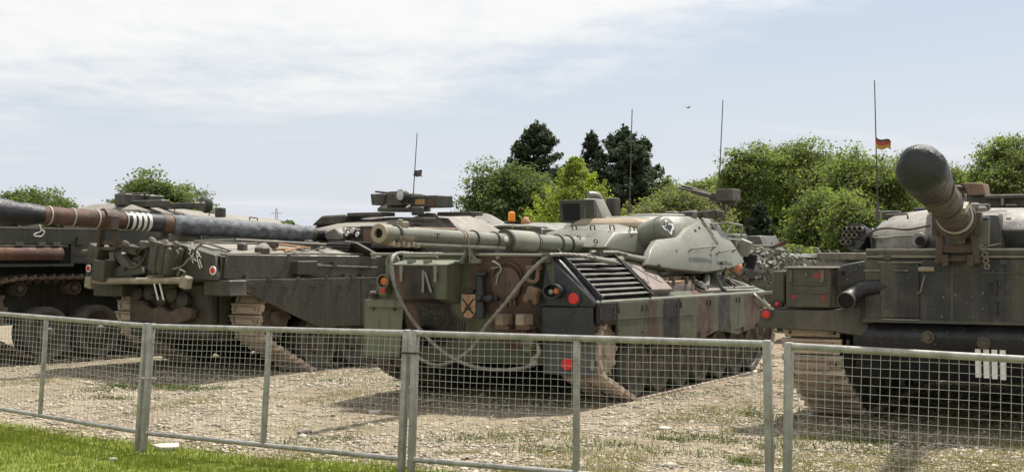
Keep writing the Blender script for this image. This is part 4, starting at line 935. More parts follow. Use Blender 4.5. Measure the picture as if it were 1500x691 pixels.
    lf = MB().hexa([d, c_, c_+Vector((0, .015, 0)), d+Vector((0, .015, 0)), a, b, b+Vector((0, .015, 0)), a+Vector((0, .015, 0))]).build('mud_flap', 'flap_green', t, bevel=.004, label='pale green mud flap')
    mb = MB(); mb.box((a.x+.03, -.05, a.z-.09), (b.x-.02, -.032, a.z-.005)); mb.build('flap_clamp', 'flap_green', lf, bevel=.004)
    mb = MB()
    for px, py in ((546, 452), (577, 453)): q = H(px, py, 1, -.03); mb.cbox(q, (.03, .03, .03))
    mb.build('flap_bolt', 'bare_dark', lf)
    # lower hull: tow eyes and final drives
    mb = MB()
    for x in (-.75, .72): mb.prism([(-.12, .62), (.14, .62), (.14, .86), (.0, .88), (-.12, .78)], 0, x-.05, x+.05); mb.lathe((x-.09, -.06, .72), (1, 0, 0), [(.07, 0), (.07, .18)], 12)
    mb.build('tow_eye', 'camo_hull', t, bevel=.01)
    for s in (-1, 1): MB().lathe((s*.9, .5, .64), (s, 0, 0), [(.27, 0), (.27, .1), (.2, .2)], 18).build('final_drive', 'camo_hull', t)
    # ---- gun crutch on the deck
    mb = MB(); A_, B_ = H(675, 383, 1, -.06), H(698, 382, 1, -.06); tp = H(686, 355, 1, -.06)
    mb.path(smoothpts([A_, A_.lerp(tp, .5)+Vector((.02, 0, 0)), tp+Vector((-.09, 0, .03))], 4), .021, 8); mb.path(smoothpts([B_, B_.lerp(tp, .5)+Vector((-.02, 0, 0)), tp+Vector((.09, 0, .03))], 4), .021, 8)
    for q in (A_, B_): mb.cbox(q, (.1, .07, .05))
    mb.build('gun_crutch', 'turret_green', t)
    # ---- slack tow cables across the rear plate
    def cable(pts, label, r=.021):
        p = smoothpts([H(x, y, 1, d) for x, y, d in pts], 8); q = smoothpts(p[::2]+[p[-1]], 9); rings = []; u_ = Vector((0, 0, 1))
        for k, c in enumerate(q):
            d = (q[min(k+1, len(q)-1)]-q[max(k-1, 0)]).normalized(); u_ = u_-d*u_.dot(d); u_ = u_.normalized() if u_.length > 1e-4 else d.orthogonal().normalized(); w_ = d.cross(u_)
            rings.append([tuple(c+(u_*cos(a)+w_*sin(a))*r*(1+.13*cos(4*a-k*.75))) for a in np.linspace(0, 2*pi, 17)[:-1]])
        mb_ = MB(); mb_.loft(rings); cb = mb_.build('tow_cable', 'cable_mat', t, label=label, smooth=60, split=False); return cb, p
    cb, p = cable([(648, 372, .2), (610, 372, .1), (585, 371, -.05), (575, 378, -.36), (574, 398, -.42), (583, 430, -.40), (603, 466, -.32), (635, 503, -.26), (669, 527, -.22), (705, 539, -.2), (745, 541, -.18), (772, 537, -.12), (785, 529, -.06)], 'cable looped down from the left corner of the deck')
    cb2, p2 = cable([(905, 385, 1.15), (878, 380, .75), (845, 374, .3), (815, 373, .0), (800, 377, -.10), (775, 400, -.17), (740, 444, -.25), (712, 477, -.22), (700, 497, -.20), (686, 514, -.18), (660, 530, -.20), (637, 534, -.18), (615, 524, -.14), (602, 510, -.08)], 'cable hanging from the right corner of the deck')
    mb = MB()
    for q0, q1 in ((p[-6], p[-1]), (p2[-6], p2[-1]), (p2[2], p2[10])): mb.tube(q0, q1, .034, .03, 8)
    mb.build('cable_ferrule', 'turret_pale', cb)
    mb = MB(); q = H(802, 378, 1, -.06); mb.cbox(q, (.10, .10, .10)); mb.prism([(q.x-.05, q.z), (q.x+.06, q.z), (q.x+.09, q.z-.3), (q.x+.03, q.z-.3)], 1, -.05, -.036); mb.build('cable_clamp', 'olive_grey', t, bevel=.01)
    mb = MB(); q = Vector((1.1, 1.0, 1.70)); mb.cbox(q, (.05, .1, .12)); mb.build('cable_clamp', 'bare_dark', t)
    leopard_turret(t)
    return t
def leopard_turret(t):
    T = TF.hit
    def X(mb): mb.M = TM; return mb
    N = 14
    def outline(fr, hw, bk, sk=0):
        return [(-.42, -fr), (.42, -fr), (.42+.28*(hw/1.2), -fr*.80), (hw*.93, -fr*.45), (hw, -.1), (hw*.99, .5), (hw*.86, bk*.8), (.55, bk), (-.55, bk), (-hw*.86, bk*.8), (-hw*.99, .5), (-hw, -.1), (-hw*.93, -fr*.45), (-.42-.28*(hw/1.2), -fr*.80)]
    mb = X(MB()); mb.loft([[(x, y, 1.44) for x, y in outline(.85, 1.02, 1.2)], [(x, y, 1.58) for x, y in outline(.95, 1.22, 1.55)], [(x, y, 1.86) for x, y in outline(.90, 1.10, 1.6)], [(x, y, 2.12) for x, y in outline(.72, .95, 1.55)], [(x, y, 2.235) for x, y in outline(.50, .84, 1.45)]])
    tu = mb.build('turret', 'turret_green', t, bevel=.03, seg=2)
    # add-on armour plate over the right cheek, standing off the casting
    P_ = [T(948, 387, 0, 1.20), T(988, 394, 0, 1.29), T(1035, 398, 0, 1.29), T(1068, 393, 0, 1.27), T(1091, 384, 0, 1.22)]
    Q_ = [T(953, 366, 0, 1.15), T(992, 364, 0, 1.20), T(1032, 356, 0, 1.18), T(1054, 354, 0, 1.15), T(1075, 358, 0, 1.10)]
    S_ = [T(962, 350.5, 0, 1.03), T(995, 347, 0, 1.10), T(1010, 331, 0, 1.0), T(1030, 320.5, 0, .86), T(1046, 323, 0, .84)]
    inn = Vector((-.09, 0, -.03)); rows = [P_, Q_, S_]; vs = [p for r in rows for p in r]+[p+inn for r in rows for p in r]; fs = []
    for k in range(2):
        for i in range(4): a = k*5+i; fs += [(a, a+1, a+6, a+5), (a+15, a+20, a+21, a+16)]
    rim = [0, 1, 2, 3, 4, 9, 14, 13, 12, 11, 10, 5]; fs += [(rim[i], rim[(i+1) % 12], rim[(i+1) % 12]+15, rim[i]+15) for i in range(12)]
    X(MB()).add(vs, fs).build('armour_plate', 'turret_green', tu, bevel=.012, seg=2)
    mb = X(MB())
    for px, py, x in ((966, 389, 1.27), (990, 368, 1.2), (1040, 373, 1.21), (1018, 338, 1.05), (1058, 385, 1.27), (1064, 393, 1.28), (1074, 392, 1.28), (1042, 358, 1.16), (1050, 356, 1.15), (1003, 350, 1.1), (1024, 334, 1.0)):
        q = T(px, py, 0, x); mb.lathe(q, (1, 0, .35), [(.022, -.02), (.022, .012), (.012, .014)], 8)
    mb.build('plate_bolt', 'bare_dark', tu)
    for (a, b) in (((1007, 370), (1042, 366)), ((1048, 374), (1072, 370))):
        mb = X(MB()); q, r_ = T(*a, 0, 1.2), T(*b, 0, 1.2); handle(mb, q, r_, (.06, 0, .05), .012); mb.build('grab_rail', 'turret_green', tu)
    # mantlet: pale upper wedge, grey sides
    def chull(pts, nm, m, bev=.012):
        bm = bmesh.new(); vv = [bm.verts.new(q) for q in pts]; bmesh.ops.convex_hull(bm, input=vv); bmesh.ops.dissolve_limit(bm, angle_limit=radians(3), verts=bm.verts, edges=bm.edges)
        bm.verts.index_update(); o = X(MB()); o.add([tuple(v.co) for v in bm.verts], [tuple(v.index for v in f.verts) for f in bm.faces]); bm.free(); return o.build(nm, m, tu, bevel=bev, seg=2, smooth=25)
    fr = [T(799, 341, 1, -1.22), T(899, 341, 1, -1.42), T(885, 362, 1, -1.74), T(802, 361, 1, -1.52), T(937, 341, 1, -1.0), T(945, 355, 1, -.92), T(943, 378, 1, -.92), T(934, 386, 1, -1.02), T(860, 386, 1, -1.3),
          T(817, 337, 1, -1.08), T(842, 329, 1, -.88), T(905, 328, 1, -.90), T(932, 334, 1, -.78)]
    chull(fr+[Vector((x, -.35, z)) for x in (-.6, .72) for z in (1.56, 2.10)]+[Vector((.86, -.4, 1.62))], 'mantlet', 'turret_green', .016)
    cv = [T(836, 328, 1, -.9), T(852, 320, 1, -.80), T(928, 319, 1, -.80), T(946, 326, 1, -.88), T(958, 341, 1, -.86), T(959, 356, 1, -.86), T(950, 382, 1, -.86), T(936, 331, 1, -.90)]
    chull(cv+[Vector((x, -.3, z)) for x in (-.5, .7) for z in (1.56, 2.16)], 'mantlet_cover', 'tan_canvas', .02)
    mb = X(MB())
    for px, py in ((838, 369), (820, 344), (868, 344), (905, 335)): pass
    for x, y, z, d in ((-.1, -1.64, 1.9, (0, -1, .1)), (.30, -1.645, 1.88, (0, -1, .1)), (.05, -1.64, 1.93, (0, -1, .1))): mb.lathe((x, y, z), d, [(.03, 0), (.03, .02), (.02, .02), (.02, .0)], 10, False)
    for x, y, z in ((-.2, -1.3, 2.04), (.1, -1.35, 2.03), (.36, -1.3, 2.03), (.55, -1.1, 2.02), (.75, -.8, 2.0)): handle(mb, (x-.03, y, z), (x+.03, y, z), (0, -.02, .06), .010)
    mb.build('lifting_ring', 'bare_dark', tu)
    # rangefinder dome with state outline
    c = T(977, 333, 0, 1.0); d = Vector((.86, -.40, .30)).normalized()
    X(MB()).lathe(c-d*.12, d, [(.165, 0), (.155, .09), (.14, .12), (.12, .132), (.003, .136)], 24).build('rangefinder_cover', 'turret_green', tu)
    X(MB()).lathe(c-d*.40+Vector((0, .0, 0)), d, [(.20, 0), (.18, .32)], 20).build('rangefinder_housing', 'turret_green', tu)
    u = d.cross(Vector((0, 0, 1))).normalized(); u = -u if u.y < 0 else u; v = d.cross(u); v = -v if v.z < 0 else v; em = c+d*.018
    outl = [(-.3, 1), (.12, 1), (.12, .45), (.95, .40), (1.0, -.15), (.55, -.55), (.32, -1.05), (.0, -.8), (-.2, -.45), (-.5, -.5), (-1.0, .12), (-.3, .12)]
    s = .082
    for nm, k, off, m in (('state_emblem', 1.28, .002, 'white_bright'), ('emblem_fill', .80, .006, 'olive_grey')):
        ps = [em+u*(a*s*k)+v*(b*s*k)+d*off for a, b in outl]; n = len(ps); X(MB()).add(ps+[p+d*.003 for p in ps], [tuple(range(n)), tuple(range(2*n-1, n-1, -1))]+[(i, (i+1) % n, (i+1) % n+n, i+n) for i in range(n)]).build(nm, m, tu, smooth=0)
    # roof: searchlight box, periscopes, hatches, machine gun
    a = T(823, 322, 1, -.75); bx = X(MB()); x0, x1 = a.x, a.x+.52
    z0, z1 = 2.15, 2.46
    bx.hexa([(x0, -.78, z0), (x1, -.78, z0), (x1, -.2, z0), (x0, -.2, z0), (x0-.03, -.80, z1), (x1+.0, -.80, z1), (x1-.1, -.3, z1), (x0, -.3, z1)])
    sb = bx.build('sight_box', 'turret_dark', tu, bevel=.01)
    X(MB()).hexa([(x0+.05, -.786, z0+.03), (x1-.22, -.786, z0+.03), (x1-.22, -.79, z0+.03), (x0+.05, -.79, z0+.03), (x0+.03, -.797, z1-.05), (x1-.22, -.797, z1-.05), (x1-.22, -.80, z1-.05), (x0+.03, -.80, z1-.05)]).build('sight_opening', 'cavity_shade', sb)  # near-black sheet painting the shaded inside of the open front
    X(MB()).hexa([(x1-.14, -.79, z0), (x1+.08, -.62, z0), (x1+.08, -.3, z0), (x1-.1, -.25, z0), (x1-.16, -.805, z1+.012), (x1-.02, -.72, z1+.012), (x1-.05, -.4, z1+.012), (x1-.16, -.3, z1+.012)]).build('sight_side', 'turret_green', sb, bevel=.008)
    c = T(876, 297, 1, -.2); mb = X(MB()); mb.path(smoothpts([(c.x+.04, -.2, 2.2), (c.x+.04, -.2, 2.42), (c.x, -.24, 2.52), (c.x-.08, -.34, 2.53)], 4), .065, 12); mb.build('periscope_tube', 'turret_green', tu)
    c = T(898, 308, 1, .0); X(MB()).cbox((c.x, 0, 2.36), (.17, .17, .30)).build('periscope_box', 'turret_dark', tu, bevel=.03, seg=2)
    mb = X(MB()); mb.lathe((.25, .35, 2.21), (0, 0, 1), [(.40, 0), (.40, .05), (.36, .07), (.003, .08)], 24); mb.build('commander_hatch', 'turret_green', tu)
    for px in (984, 1012):
        c = T(px, 314, 1, .25); mb = X(MB()); mb.cbox((c.x, .25, 2.265), (.15, .14, .10)); pb = mb.build('periscope', 'turret_green', tu, bevel=.015); X(MB()).cbox((c.x, .178, 2.268), (.10, .012, .055)).build('periscope_glass', 'dark_glass', pb)
    mb = X(MB())
    for k in range(7): a = k*.7; mb.cbox((.55+.1*k, .45+.03*(k % 2), 2.27), (.09, .1, .09+.02*(k % 3)))
    mb.build('roof_fitting', 'bare_dark', tu, bevel=.012)
    p0, p1 = T(994, 275, 1, 1.0), T(1060, 292, 1, 1.15); mg = X(MB()); d = (p1-p0)
    mg.tube(p0, p0.lerp(p1, .55), .016, n=8); mg.tube(p0.lerp(p1, .3), p1, .032, .036, 8); mg.tube(p0+Vector((0, .1, .03)), p0.lerp(p1, .6)+Vector((0, .1, .03)), .02, n=8); mg.cbox(p1, (.40, .09, .12), Matrix.Rotation(0.2, 3, 'Y')); mg.tube(p1+Vector((0, 0, -.05)), (p1.x+.0, 1.15, 2.20), .03, n=8); mg.cbox(p1+Vector((.02, 0, .07)), (.12, .08, .07)); mg.path([p1+Vector((-.1, 0, -.05)), p1+Vector((.05, -.02, -.18)), p1+Vector((.1, 0, -.04))], .015, 6)
    m = mg.build('machine_gun', 'bare_dark', tu)
    c = T(1067, 286, 1, 1.15); X(MB()).cbox(c, (.26, .3, .17)).build('ammunition_box', 'olive_grey', m, bevel=.01)
    # bustle basket at the back
    c = T(1100, 352, 1, 1.75); mb = X(MB()); mb.box((.42, 1.55, 1.68), (.92, 2.05, 2.02)); mb.build('stowage_basket', 'turret_green', tu, bevel=.02)
    mb = X(MB())
    for a, b in (((1041, 328), (1066, 326)), ((1066, 326), (1087, 330)), ((1087, 330), (1086, 350)), ((1058, 350), (1072, 328)), ((1058, 349), (1086, 352)), ((1041, 328), (1060, 352))): mb.tube(T(*a, 0, .98), T(*b, 0, .98), .016, n=6)
    mb.build('basket_frame', 'turret_pale', tu)
    mb = X(MB())
    for k in range(5): mb.cbox((.86+.03*(k % 2), 1.0+.13*k, 1.98-.03*k), (.12, .10, .16), Matrix.Rotation(.3*k, 3, 'X'))
    mb.build('stowed_kit', 'bare_dark', tu, bevel=.02)
    q0, q1 = T(1086, 372, 1, 1.5), T(1094, 352, 1, 1.5); X(MB()).lathe(q0, q1-q0, [(.10, 0), (.105, .02), (.105, .17), (.09, .21), (.003, .215)], 16).build('canister', 'turret_pale', tu)
    # ---- gun
    mz, tr_ = Vector((.02, -5.93, 1.925)), Vector((.0, -1.45, 1.83)); ax = (tr_-mz).normalized(); L_ = (tr_-mz).length
    def gp(f): return mz+ax*L_*f
    gb = X(MB()).lathe(mz, ax, [(.052, .30), (.052, 0), (.096, 0), (.098, .10), (.098, .17), (.083, .19), (.083, 1.9), (.086, L_*.62), (.105, L_*.80), (.105, L_*1.06)], 24, True).build('gun_barrel', 'turret_green', t)
    X(MB()).lathe(mz+ax*.03, ax, [(.050, 0), (.050, .5)], 18).build('bore', 'cavity_shade', gb)
    X(MB()).lathe(mz, ax, [(.050, -.004), (.098, -.004), (.101, .0), (.1, .02)], 24, False).build('muzzle_face', 'block_tan', gb)
    f0 = L_*.555; X(MB()).lathe(mz, ax, [(.086, f0), (.128, f0+.03), (.134, f0+.10), (.134, f0+.62), (.120, f0+.72), (.105, f0+.74)], 24, False).build('fume_extractor', 'turret_pale', gb)
    mb = X(MB())
    for q, w in ((.28, .03), (L_*.40, .018), (L_*.50, .03), (f0+.005, .05), (f0+.7, .02), (L_*.84, .025), (L_*.90, .02), (L_*.7, .012)): mb.lathe(mz, ax, [(.1 if q < L_*.55 else (.137 if q < f0+.65 else .124), q), (.1 if q < L_*.55 else (.137 if q < f0+.65 else .124), q+w)], 24)
    mb.build('barrel_band', 'olive_grey', gb)
    mb = X(MB()); mb.cbox(mz+ax*.42+Vector((.01, 0, .105)), (.07, .13, .07)); mb.cbox(mz+ax*.42+Vector((.01, -.05, .14)), (.06, .03, .05)); mb.build('muzzle_sight', 'block_tan', gb, bevel=.012)
    mb = X(MB())
    for k in range(9): a = k*.55; mb.path([mz+ax*(.25+.03*k)+Vector((.1*cos(2.6+.35*j), 0, .1*sin(2.6+.35*j)))*1.05 for j in range(11)], .007, 5)
    for k in range(6): mb.cbox(mz+ax*(.16+.09*k)+Vector((.05, 0, -.10-.01*(k % 2))), (.06, .05, .05))
    mb.build('muzzle_lashing', 'block_tan', gb, bevel=.006)
    s = X(MB()); s.lathe(mz+ax*(L_*.07), ax, [(.0, 0)]*0+[(.05, 0), (.05, L_*.4)], 10); 
    s = X(MB()); s.tube(mz+ax*.55+Vector((.05, 0, -.10)), mz+ax*2.4+Vector((.05, 0, -.09)), .03, .03, 8); s.build('barrel_conduit', 'turret_green', gb)
    lat = ax.cross(Vector((0, 0, 1))).normalized(); lat = lat if lat.x > 0 else -lat; up = lat.cross(ax); up = up if up.z > 0 else -up
    def wrap(s_, q, rad, size, name, mat, ph=.5):
        raw_ = text_mesh(MB(), s_, Matrix.Identity(4), size); out = X(MB()); vs = []
        for (x, y, z) in raw_.v: an = ph+y/rad; vs.append(mz+ax*(q+x)+(lat*cos(an)+up*sin(an))*(rad+.0015+z))
        out.add(vs, raw_.f); out.build(name, mat, gb, smooth=0)
    wrap('137', .95, .084, .09, 'barrel_number', 'ink_dark', .0); wrap('88', L_*.53, .1015, .09, 'collar_mark', 'white_bright', .1)
    # wires round barrel at the crutch
    mb = X(MB())
    for q in (.338, .352): mb.lathe(mz, ax, [(.092, L_*q), (.092, L_*q+.018)], 18)
    mb.path([gp(.345)+Vector((.09, 0, .02)), gp(.345)+Vector((.12, 0, -.1)), gp(.35)+Vector((.11, 0, -.28))], .007, 5)
    mb.build('barrel_strap', 'block_tan', gb)
    # ---- antennas
    for (px, py, tx, ty, y) in ((922, 312, 926, 160, .3), (1052, 300, 1059, 147, 1.3)):
        a, b = T(px, py, 1, y), T(tx, ty, 1, y); antenna(t, TM @ a, TM @ b)
leopard()
paint('lock_paint', (.06, .052, .042), (.07, .045, .032), .65, dirtamt=.5, dirt=(.16, .12, .09), bump=.3, streak=.3)
paint('rough_wrap', (.12, .10, .076), (.06, .053, .042), .85, dirtamt=.55, dirt=(.03, .028, .025), bump=.5, scale=6)
# ------------------------------------------------------------------ green tank with the striped gun
CF = Frame(-4.79, 19.94, -.03, 34)
def chieftain():
    t = tank_root(CF, 'dark olive tank with black sleeved gun marked by four white bands'); H = CF.hit
    def ring(y, zt, zm, xt, zb=.5, hw=1.38, yl=None):
        yl = y if yl is None else yl
        return [(-.86, yl, zb), (.86, yl, zb), (.88, yl, 1.28), (hw, y, 1.36), (hw, y, 1.40), (hw, y, zm), (xt, y, zt), (-xt, y, zt), (-hw, y, zm), (-hw, y, 1.40), (-hw, y, 1.36), (-.88, yl, 1.28)]
    MB().loft([ring(-.60, 1.90, 1.72, .55, yl=-.12), ring(.2, 1.90, 1.72, .6), ring(2.6, 1.86, 1.72, .7), ring(3.1, 1.76, 1.70, .9), ring(5.4, 1.74, 1.66, .9), ring(6.8, 1.2, 1.2, .9, .8)]).build('hull', 'olive', t, bevel=.01)
    # raised plate coloured dark for the shade of a recess, and the bins
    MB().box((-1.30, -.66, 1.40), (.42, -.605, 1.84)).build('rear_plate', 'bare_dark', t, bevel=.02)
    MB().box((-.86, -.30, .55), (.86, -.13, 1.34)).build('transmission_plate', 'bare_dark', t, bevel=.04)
    fp = MB().hexa([(.50, -.69, 1.39), (1.40, -.69, 1.39), (1.40, -.605, 1.39), (.50, -.605, 1.39), (.55, -.66, 1.905), (1.33, -.66, 1.735), (1.33, -.605, 1.735), (.55, -.605, 1.905)]).build('rear_corner_plate', 'olive', t, bevel=.008)
    Ry = Matrix.Rotation(pi/2, 4, 'X')
    for s, px, py in (('34', 280, 364), ('KA', 287.5, 376), ('II', 293.5, 387)):
        c = H(px, py, 1, -.69 if py > 380 else (-.675 if py > 370 else -.668)); c.y -= .008; text_mesh(MB(), s, Matrix.Translation(c) @ Ry @ Matrix.Rotation(.42, 4, 'Z') @ Matrix.Diagonal((.9, 1.1, 1, 1)), .17).build('stencil', 'white_bright', t, smooth=0)
    reflector(t, CF, 312, 396, -.70, .042, 'rear_reflector', rim='white_bright'); reflector(t, CF, 130, 393, -.85, .036, 'rear_reflector', rim='white_bright')
    MB().cbox(H(131, 393, 1, -.82), (.10, .05, .14)).build('lamp_bracket', 'olive', t)
    a, b = H(298, 410, 1, -.66), H(341, 434, 1, -.66)
    MB().prism([(a.x, a.z), (1.60, a.z), (1.60, b.z+.06), (b.x-.05, b.z), (a.x, b.z)], 1, -.66, -.32).build('mud_guard', 'turret_dark', t, bevel=.015)
    a, b = H(136, 416, 1, -.66), H(178, 434, 1, -.66)
    MB().box((a.x, -.66, b.z), (b.x, -.32, a.z)).build('mud_guard', 'olive_grey', t, bevel=.015)
    # stowage bins and jerrican
    R1 = Matrix.Rotation(.18, 3, 'Y')
    c = H(243, 380, 1, -.82); bn = MB().cbox(c, (.42, .30, .40), R1).build('stowage_bin', 'olive', t, bevel=.05, seg=2)
    mb = MB(); mb.cbox(c+Vector((-.04, -.155, 0)), (.03, .02, .40), R1); mb.cbox(c+Vector((.10, -.155, 0)), (.03, .02, .40), R1); mb.cbox(c+Vector((.0, 0, .205)), (.36, .26, .05), R1); mb.build('bin_strap', 'bare_dark', bn)
    mb = MB(); mb.lathe(c+Vector((.0, -.05, .24)), (0, -.4, 1), [(.075, -.01), (.075, .01), (.055, .01), (.055, -.01)], 14, False); mb.build('bin_ring', 'cable_mat', bn)
    c = H(155, 396, 1, -.88); MB().cbox(c, (.26, .30, .30), Matrix.Rotation(.12, 3, 'Y')).build('lamp_box', 'olive_grey', t, bevel=.015)
    c = H(147, 372, 1, -.80); mb = MB(); mb.cbox(c, (.24, .3, .26), Matrix.Rotation(.35, 3, 'Y')); mb.lathe(c+Vector((-.12, -.1, .02)), (-1, -.3, 0), [(.05, 0), (.05, .10), (.03, .12)], 10); mb.build('telephone_box', 'olive_grey', t, bevel=.04, seg=2)
    c = H(180, 378, 1, -.78); mb = MB(); mb.hexa([c+Vector(v) for v in ((-.3, -.05, .22), (-.15, -.05, .24), (-.15, .02, .24), (-.3, .02, .22), (.12, -.12, -.15), (.3, -.12, -.12), (.3, .02, -.12), (.12, .02, -.15))]); mb.build('brace_arm', 'olive', t, bevel=.015)
    mb = MB(); mb.prism([(c.x-.14, c.z-.28), (c.x+.50, c.z-.22), (c.x+.46, c.z-.12), (c.x+.2, c.z-.04), (c.x-.1, c.z-.14)], 1, -.84, -.78); mb.lathe((c.x+.10, -.84, c.z-.14), (0, -1, 0), [(.05, 0), (.05, .03), (.02, .03)], 10); mb.build('gusset_plate', 'olive_grey', t, bevel=.01)
    mb = MB()
    for k in range(7):
        q = H(196+k*6, 395+(k % 3)*7, 1, -.70); mb.cbox(q, (.10, .08, .07+.03*(k % 2)), Matrix.Rotation(.2*k, 3, 'Y'))
    mb.build('rear_fittings', 'bare_dark', t, bevel=.012, kind='stuff')
    for pts in ([(200, 374), (208, 364), (222, 361), (233, 366)], [(176, 383), (190, 392), (205, 387), (216, 368)], [(222, 398), (262, 392), (276, 380), (284, 377)], [(152, 365), (165, 362), (185, 361), (205, 363)], [(250, 385), (261, 372), (251, 361), (239, 364)], [(285, 366), (293, 359), (301, 356), (322, 362)]):
        MB().path(smoothpts([H(x, y, 1, -.86-.03*(i % 2)) for i, (x, y) in enumerate(pts)], 5), .014, 6).build('cable', 'olive_deck' if pts[0][0] in (222, 285) else 'bare_dark', t)
    for px, py, w_, h_, y_, m_ in ((196, 366, .22, .12, -.74, 'olive'), (214, 358, .16, .10, -.70, 'olive_deck'), (205, 385, .14, .18, -.70, 'bare_dark'), (190, 400, .24, .12, -.76, 'turret_dark'), (232, 405, .40, .05, -.80, 'olive_deck'), (168, 376, .10, .16, -.80, 'olive_deck')):
        MB().cbox(H(px, py, 1, y_), (w_, .14, h_), Matrix.Rotation(.25*sin(px), 3, 'Y')).build('rear_fitting', m_, t, bevel=.015)
    for px, py in ((183, 357), (222, 352), (258, 358), (160, 388)): MB().lathe(H(px, py, 1, -.84), (.2, -1, .3), [(.045, -.05), (.05, .02), (.03, .04), (.003, .045)], 10).build('rear_cap', 'olive_deck', t)
    a, b = H(135, 411.5, 1, -.92), H(270, 411, 1, -.92)
    tb = MB().tube(a, b, .046, .046, 12).build('tow_bar', 'bare_tan', t)
    for q, sx in ((a, -1), (b, 1)): MB().cbox(q+Vector((sx*.03, 0, -.02)), (.14, .14, .17), Matrix.Rotation(.2, 3, 'Y')).build('tow_bar_end', 'bare_tan', tb, bevel=.02)
    mb = MB(); q = b+Vector((0, -.03, .02)); mb.path([q, q+Vector((.07, -.02, .10)), q+Vector((-.05, 0, .13)), q+Vector((-.1, 0, .05))], .02, 6); mb.build('tow_bar_pin', 'olive_deck', tb)
    for x in (228, 236): p = H(x, 418, 1, -.94); MB().path([p+Vector((-.03, 0, .03)), p+Vector((.05, 0, -.20))], .013, 6).build('white_strut', 'white_paint', t)
    mb = MB(); po = [H(x, y, 1, -.42) for x, y in ((200, 450), (214, 444), (226, 452), (236, 447), (250, 456), (268, 448), (284, 452), (282, 466), (262, 474), (226, 473), (205, 466))]; mb.prism([(p.x, p.z) for p in po], 1, -.46, -.34); mb.build('tow_hook_casting', 'dark_track', t, bevel=.025, seg=2)
    mb = MB()
    for px, py, r in ((205, 430, .10), (222, 428, .12), (240, 440, .09), (255, 432, .11), (270, 440, .12), (214, 446, .07), (228, 436, .06)): mb.lathe(H(px, py, 1, -.36), (0, -1, .2), [(r, -.05), (r, .05), (r*.6, .09), (.004, .10)], 12)
    mb.build('suspension_fittings', 'bare_dark', t, kind='stuff')
    # sides
    for s in (1, -1):
        MB().hexa([(s*1.405, -.60, 1.405), (s*1.46, -.60, 1.405), (s*1.46, 6.3, 1.405), (s*1.405, 6.3, 1.405), (s*1.405, -.55, 1.745), (s*1.45, -.55, 1.745), (s*1.45, 6.1, 1.70), (s*1.405, 6.1, 1.70)]).build('side_bin', 'olive', t, bevel=.012)
        MB().box((s*1.36, -.5, 1.375), (s*1.585, 6.3, 1.40)).build('fender', 'olive_deck', t)
        for y0, y1, po in ((-.42, 2.10, [(-.42, 1.37), (2.10, 1.37), (2.10, .67), (1.18, .67), (-.42, 1.26)]), (2.112, 4.2, [(2.112, 1.37), (4.2, 1.37), (4.2, .67), (2.112, .67)]), (4.212, 6.2, [(4.212, 1.37), (6.2, 1.37), (6.2, .95), (5.6, .67), (4.212, .67)])):
            sp_ = MB().prism(po, 0, s*1.555, s*1.585).build('skirt_panel', 'olive', t, bevel=.006)
            mm = MB()
            for y in np.arange(y0+.25, y1-.1, .6): mm.box((s*1.585, y-.05, 1.28), (s*1.60, y+.05, 1.30)); mm.box((s*1.56, y+.25, 1.365), (s*1.60, y+.31, 1.43))
            mm.build('skirt_bracket', 'olive_grey', sp_)
    c = H(443, 392, 0, 1.47); MB().cbox(c+Vector((.04, 0, 0)), (.14, .42, .20)).build('side_box', 'olive', t, bevel=.01)
    mb = MB(); a, b = H(460, 389, 0, 1.50), H(552, 392, 0, 1.50); mb.tube(a, a.lerp(b, .12), .05, .025, 8); mb.tube(a.lerp(b, .1), b, .018, n=8); mb.build('crowbar', 'olive_grey', t)
    mb = MB()
    for px, py in ((489, 387), (361, 406), (505, 405), (530, 405)): mb.cbox(H(px, py, 0, 1.49), (.06, .07, .08))
    mb.build('side_clip', 'bare_dark', t)
    # deck clutter: strips and pipes with sunlight put into their pale tone, tools
    mb = MB(); mb.path([H(285, 353, 2, 1.92), H(345, 351, 2, 1.93), (.62, 2.6, 1.90)], .018, 6); mb.path([(1.33, -.55, 1.75), (1.36, 1.2, 1.755), (1.36, 2.9, 1.745)], .016, 6); mb.build('deck_pipe', 'sunlit_dust', t)
    for k, (x0, x1, y0, y1, m) in enumerate(((.72, 1.02, -.4, .7, 'sunlit_dust'), (1.06, 1.30, -.3, 1.0, 'sunlit_dust'), (.75, 1.25, .85, 1.6, 'olive_deck'), (.8, 1.3, 1.7, 2.5, 'sunlit_dust'), (.1, .5, -.4, 1.0, 'olive_deck'), (-.5, .0, -.4, 1.0, 'olive_deck'), (-.5, .5, 1.1, 2.4, 'olive_deck'))):
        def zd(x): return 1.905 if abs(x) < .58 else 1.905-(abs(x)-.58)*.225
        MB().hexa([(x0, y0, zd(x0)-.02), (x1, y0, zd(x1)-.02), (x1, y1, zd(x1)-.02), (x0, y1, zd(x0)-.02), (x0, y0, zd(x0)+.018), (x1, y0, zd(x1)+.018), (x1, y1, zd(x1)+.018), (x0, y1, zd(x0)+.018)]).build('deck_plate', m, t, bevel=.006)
    c = H(385, 365, 1, .55); MB().lathe(c+Vector((0, 0, -.08)), (.1, .1, 1), [(.13, 0), (.15, .05), (.12, .11), (.05, .16), (.004, .17)], 12).build('canvas_bag', 'canvas_grey', t)
    c = H(384, 369, 1, .30); MB().cbox(c, (.17, .16, .13)).build('deck_box', 'bare_dark', t, bevel=.015)
    c = H(400, 357, 1, .7); MB().cbox(c, (.12, .14, .11)).build('deck_box', 'bare_dark', t, bevel=.015)
    for a, b in (((405, 357, .8), (452, 363, 1.6)), ((395, 364, .6), (445, 365, 1.5)), ((417, 368, .8), (440, 362, 1.2))): MB().tube(H(a[0], a[1], 1, a[2]), H(b[0], b[1], 1, b[2]), .018, .016, 6).build('tool_handle', 'wood', t)
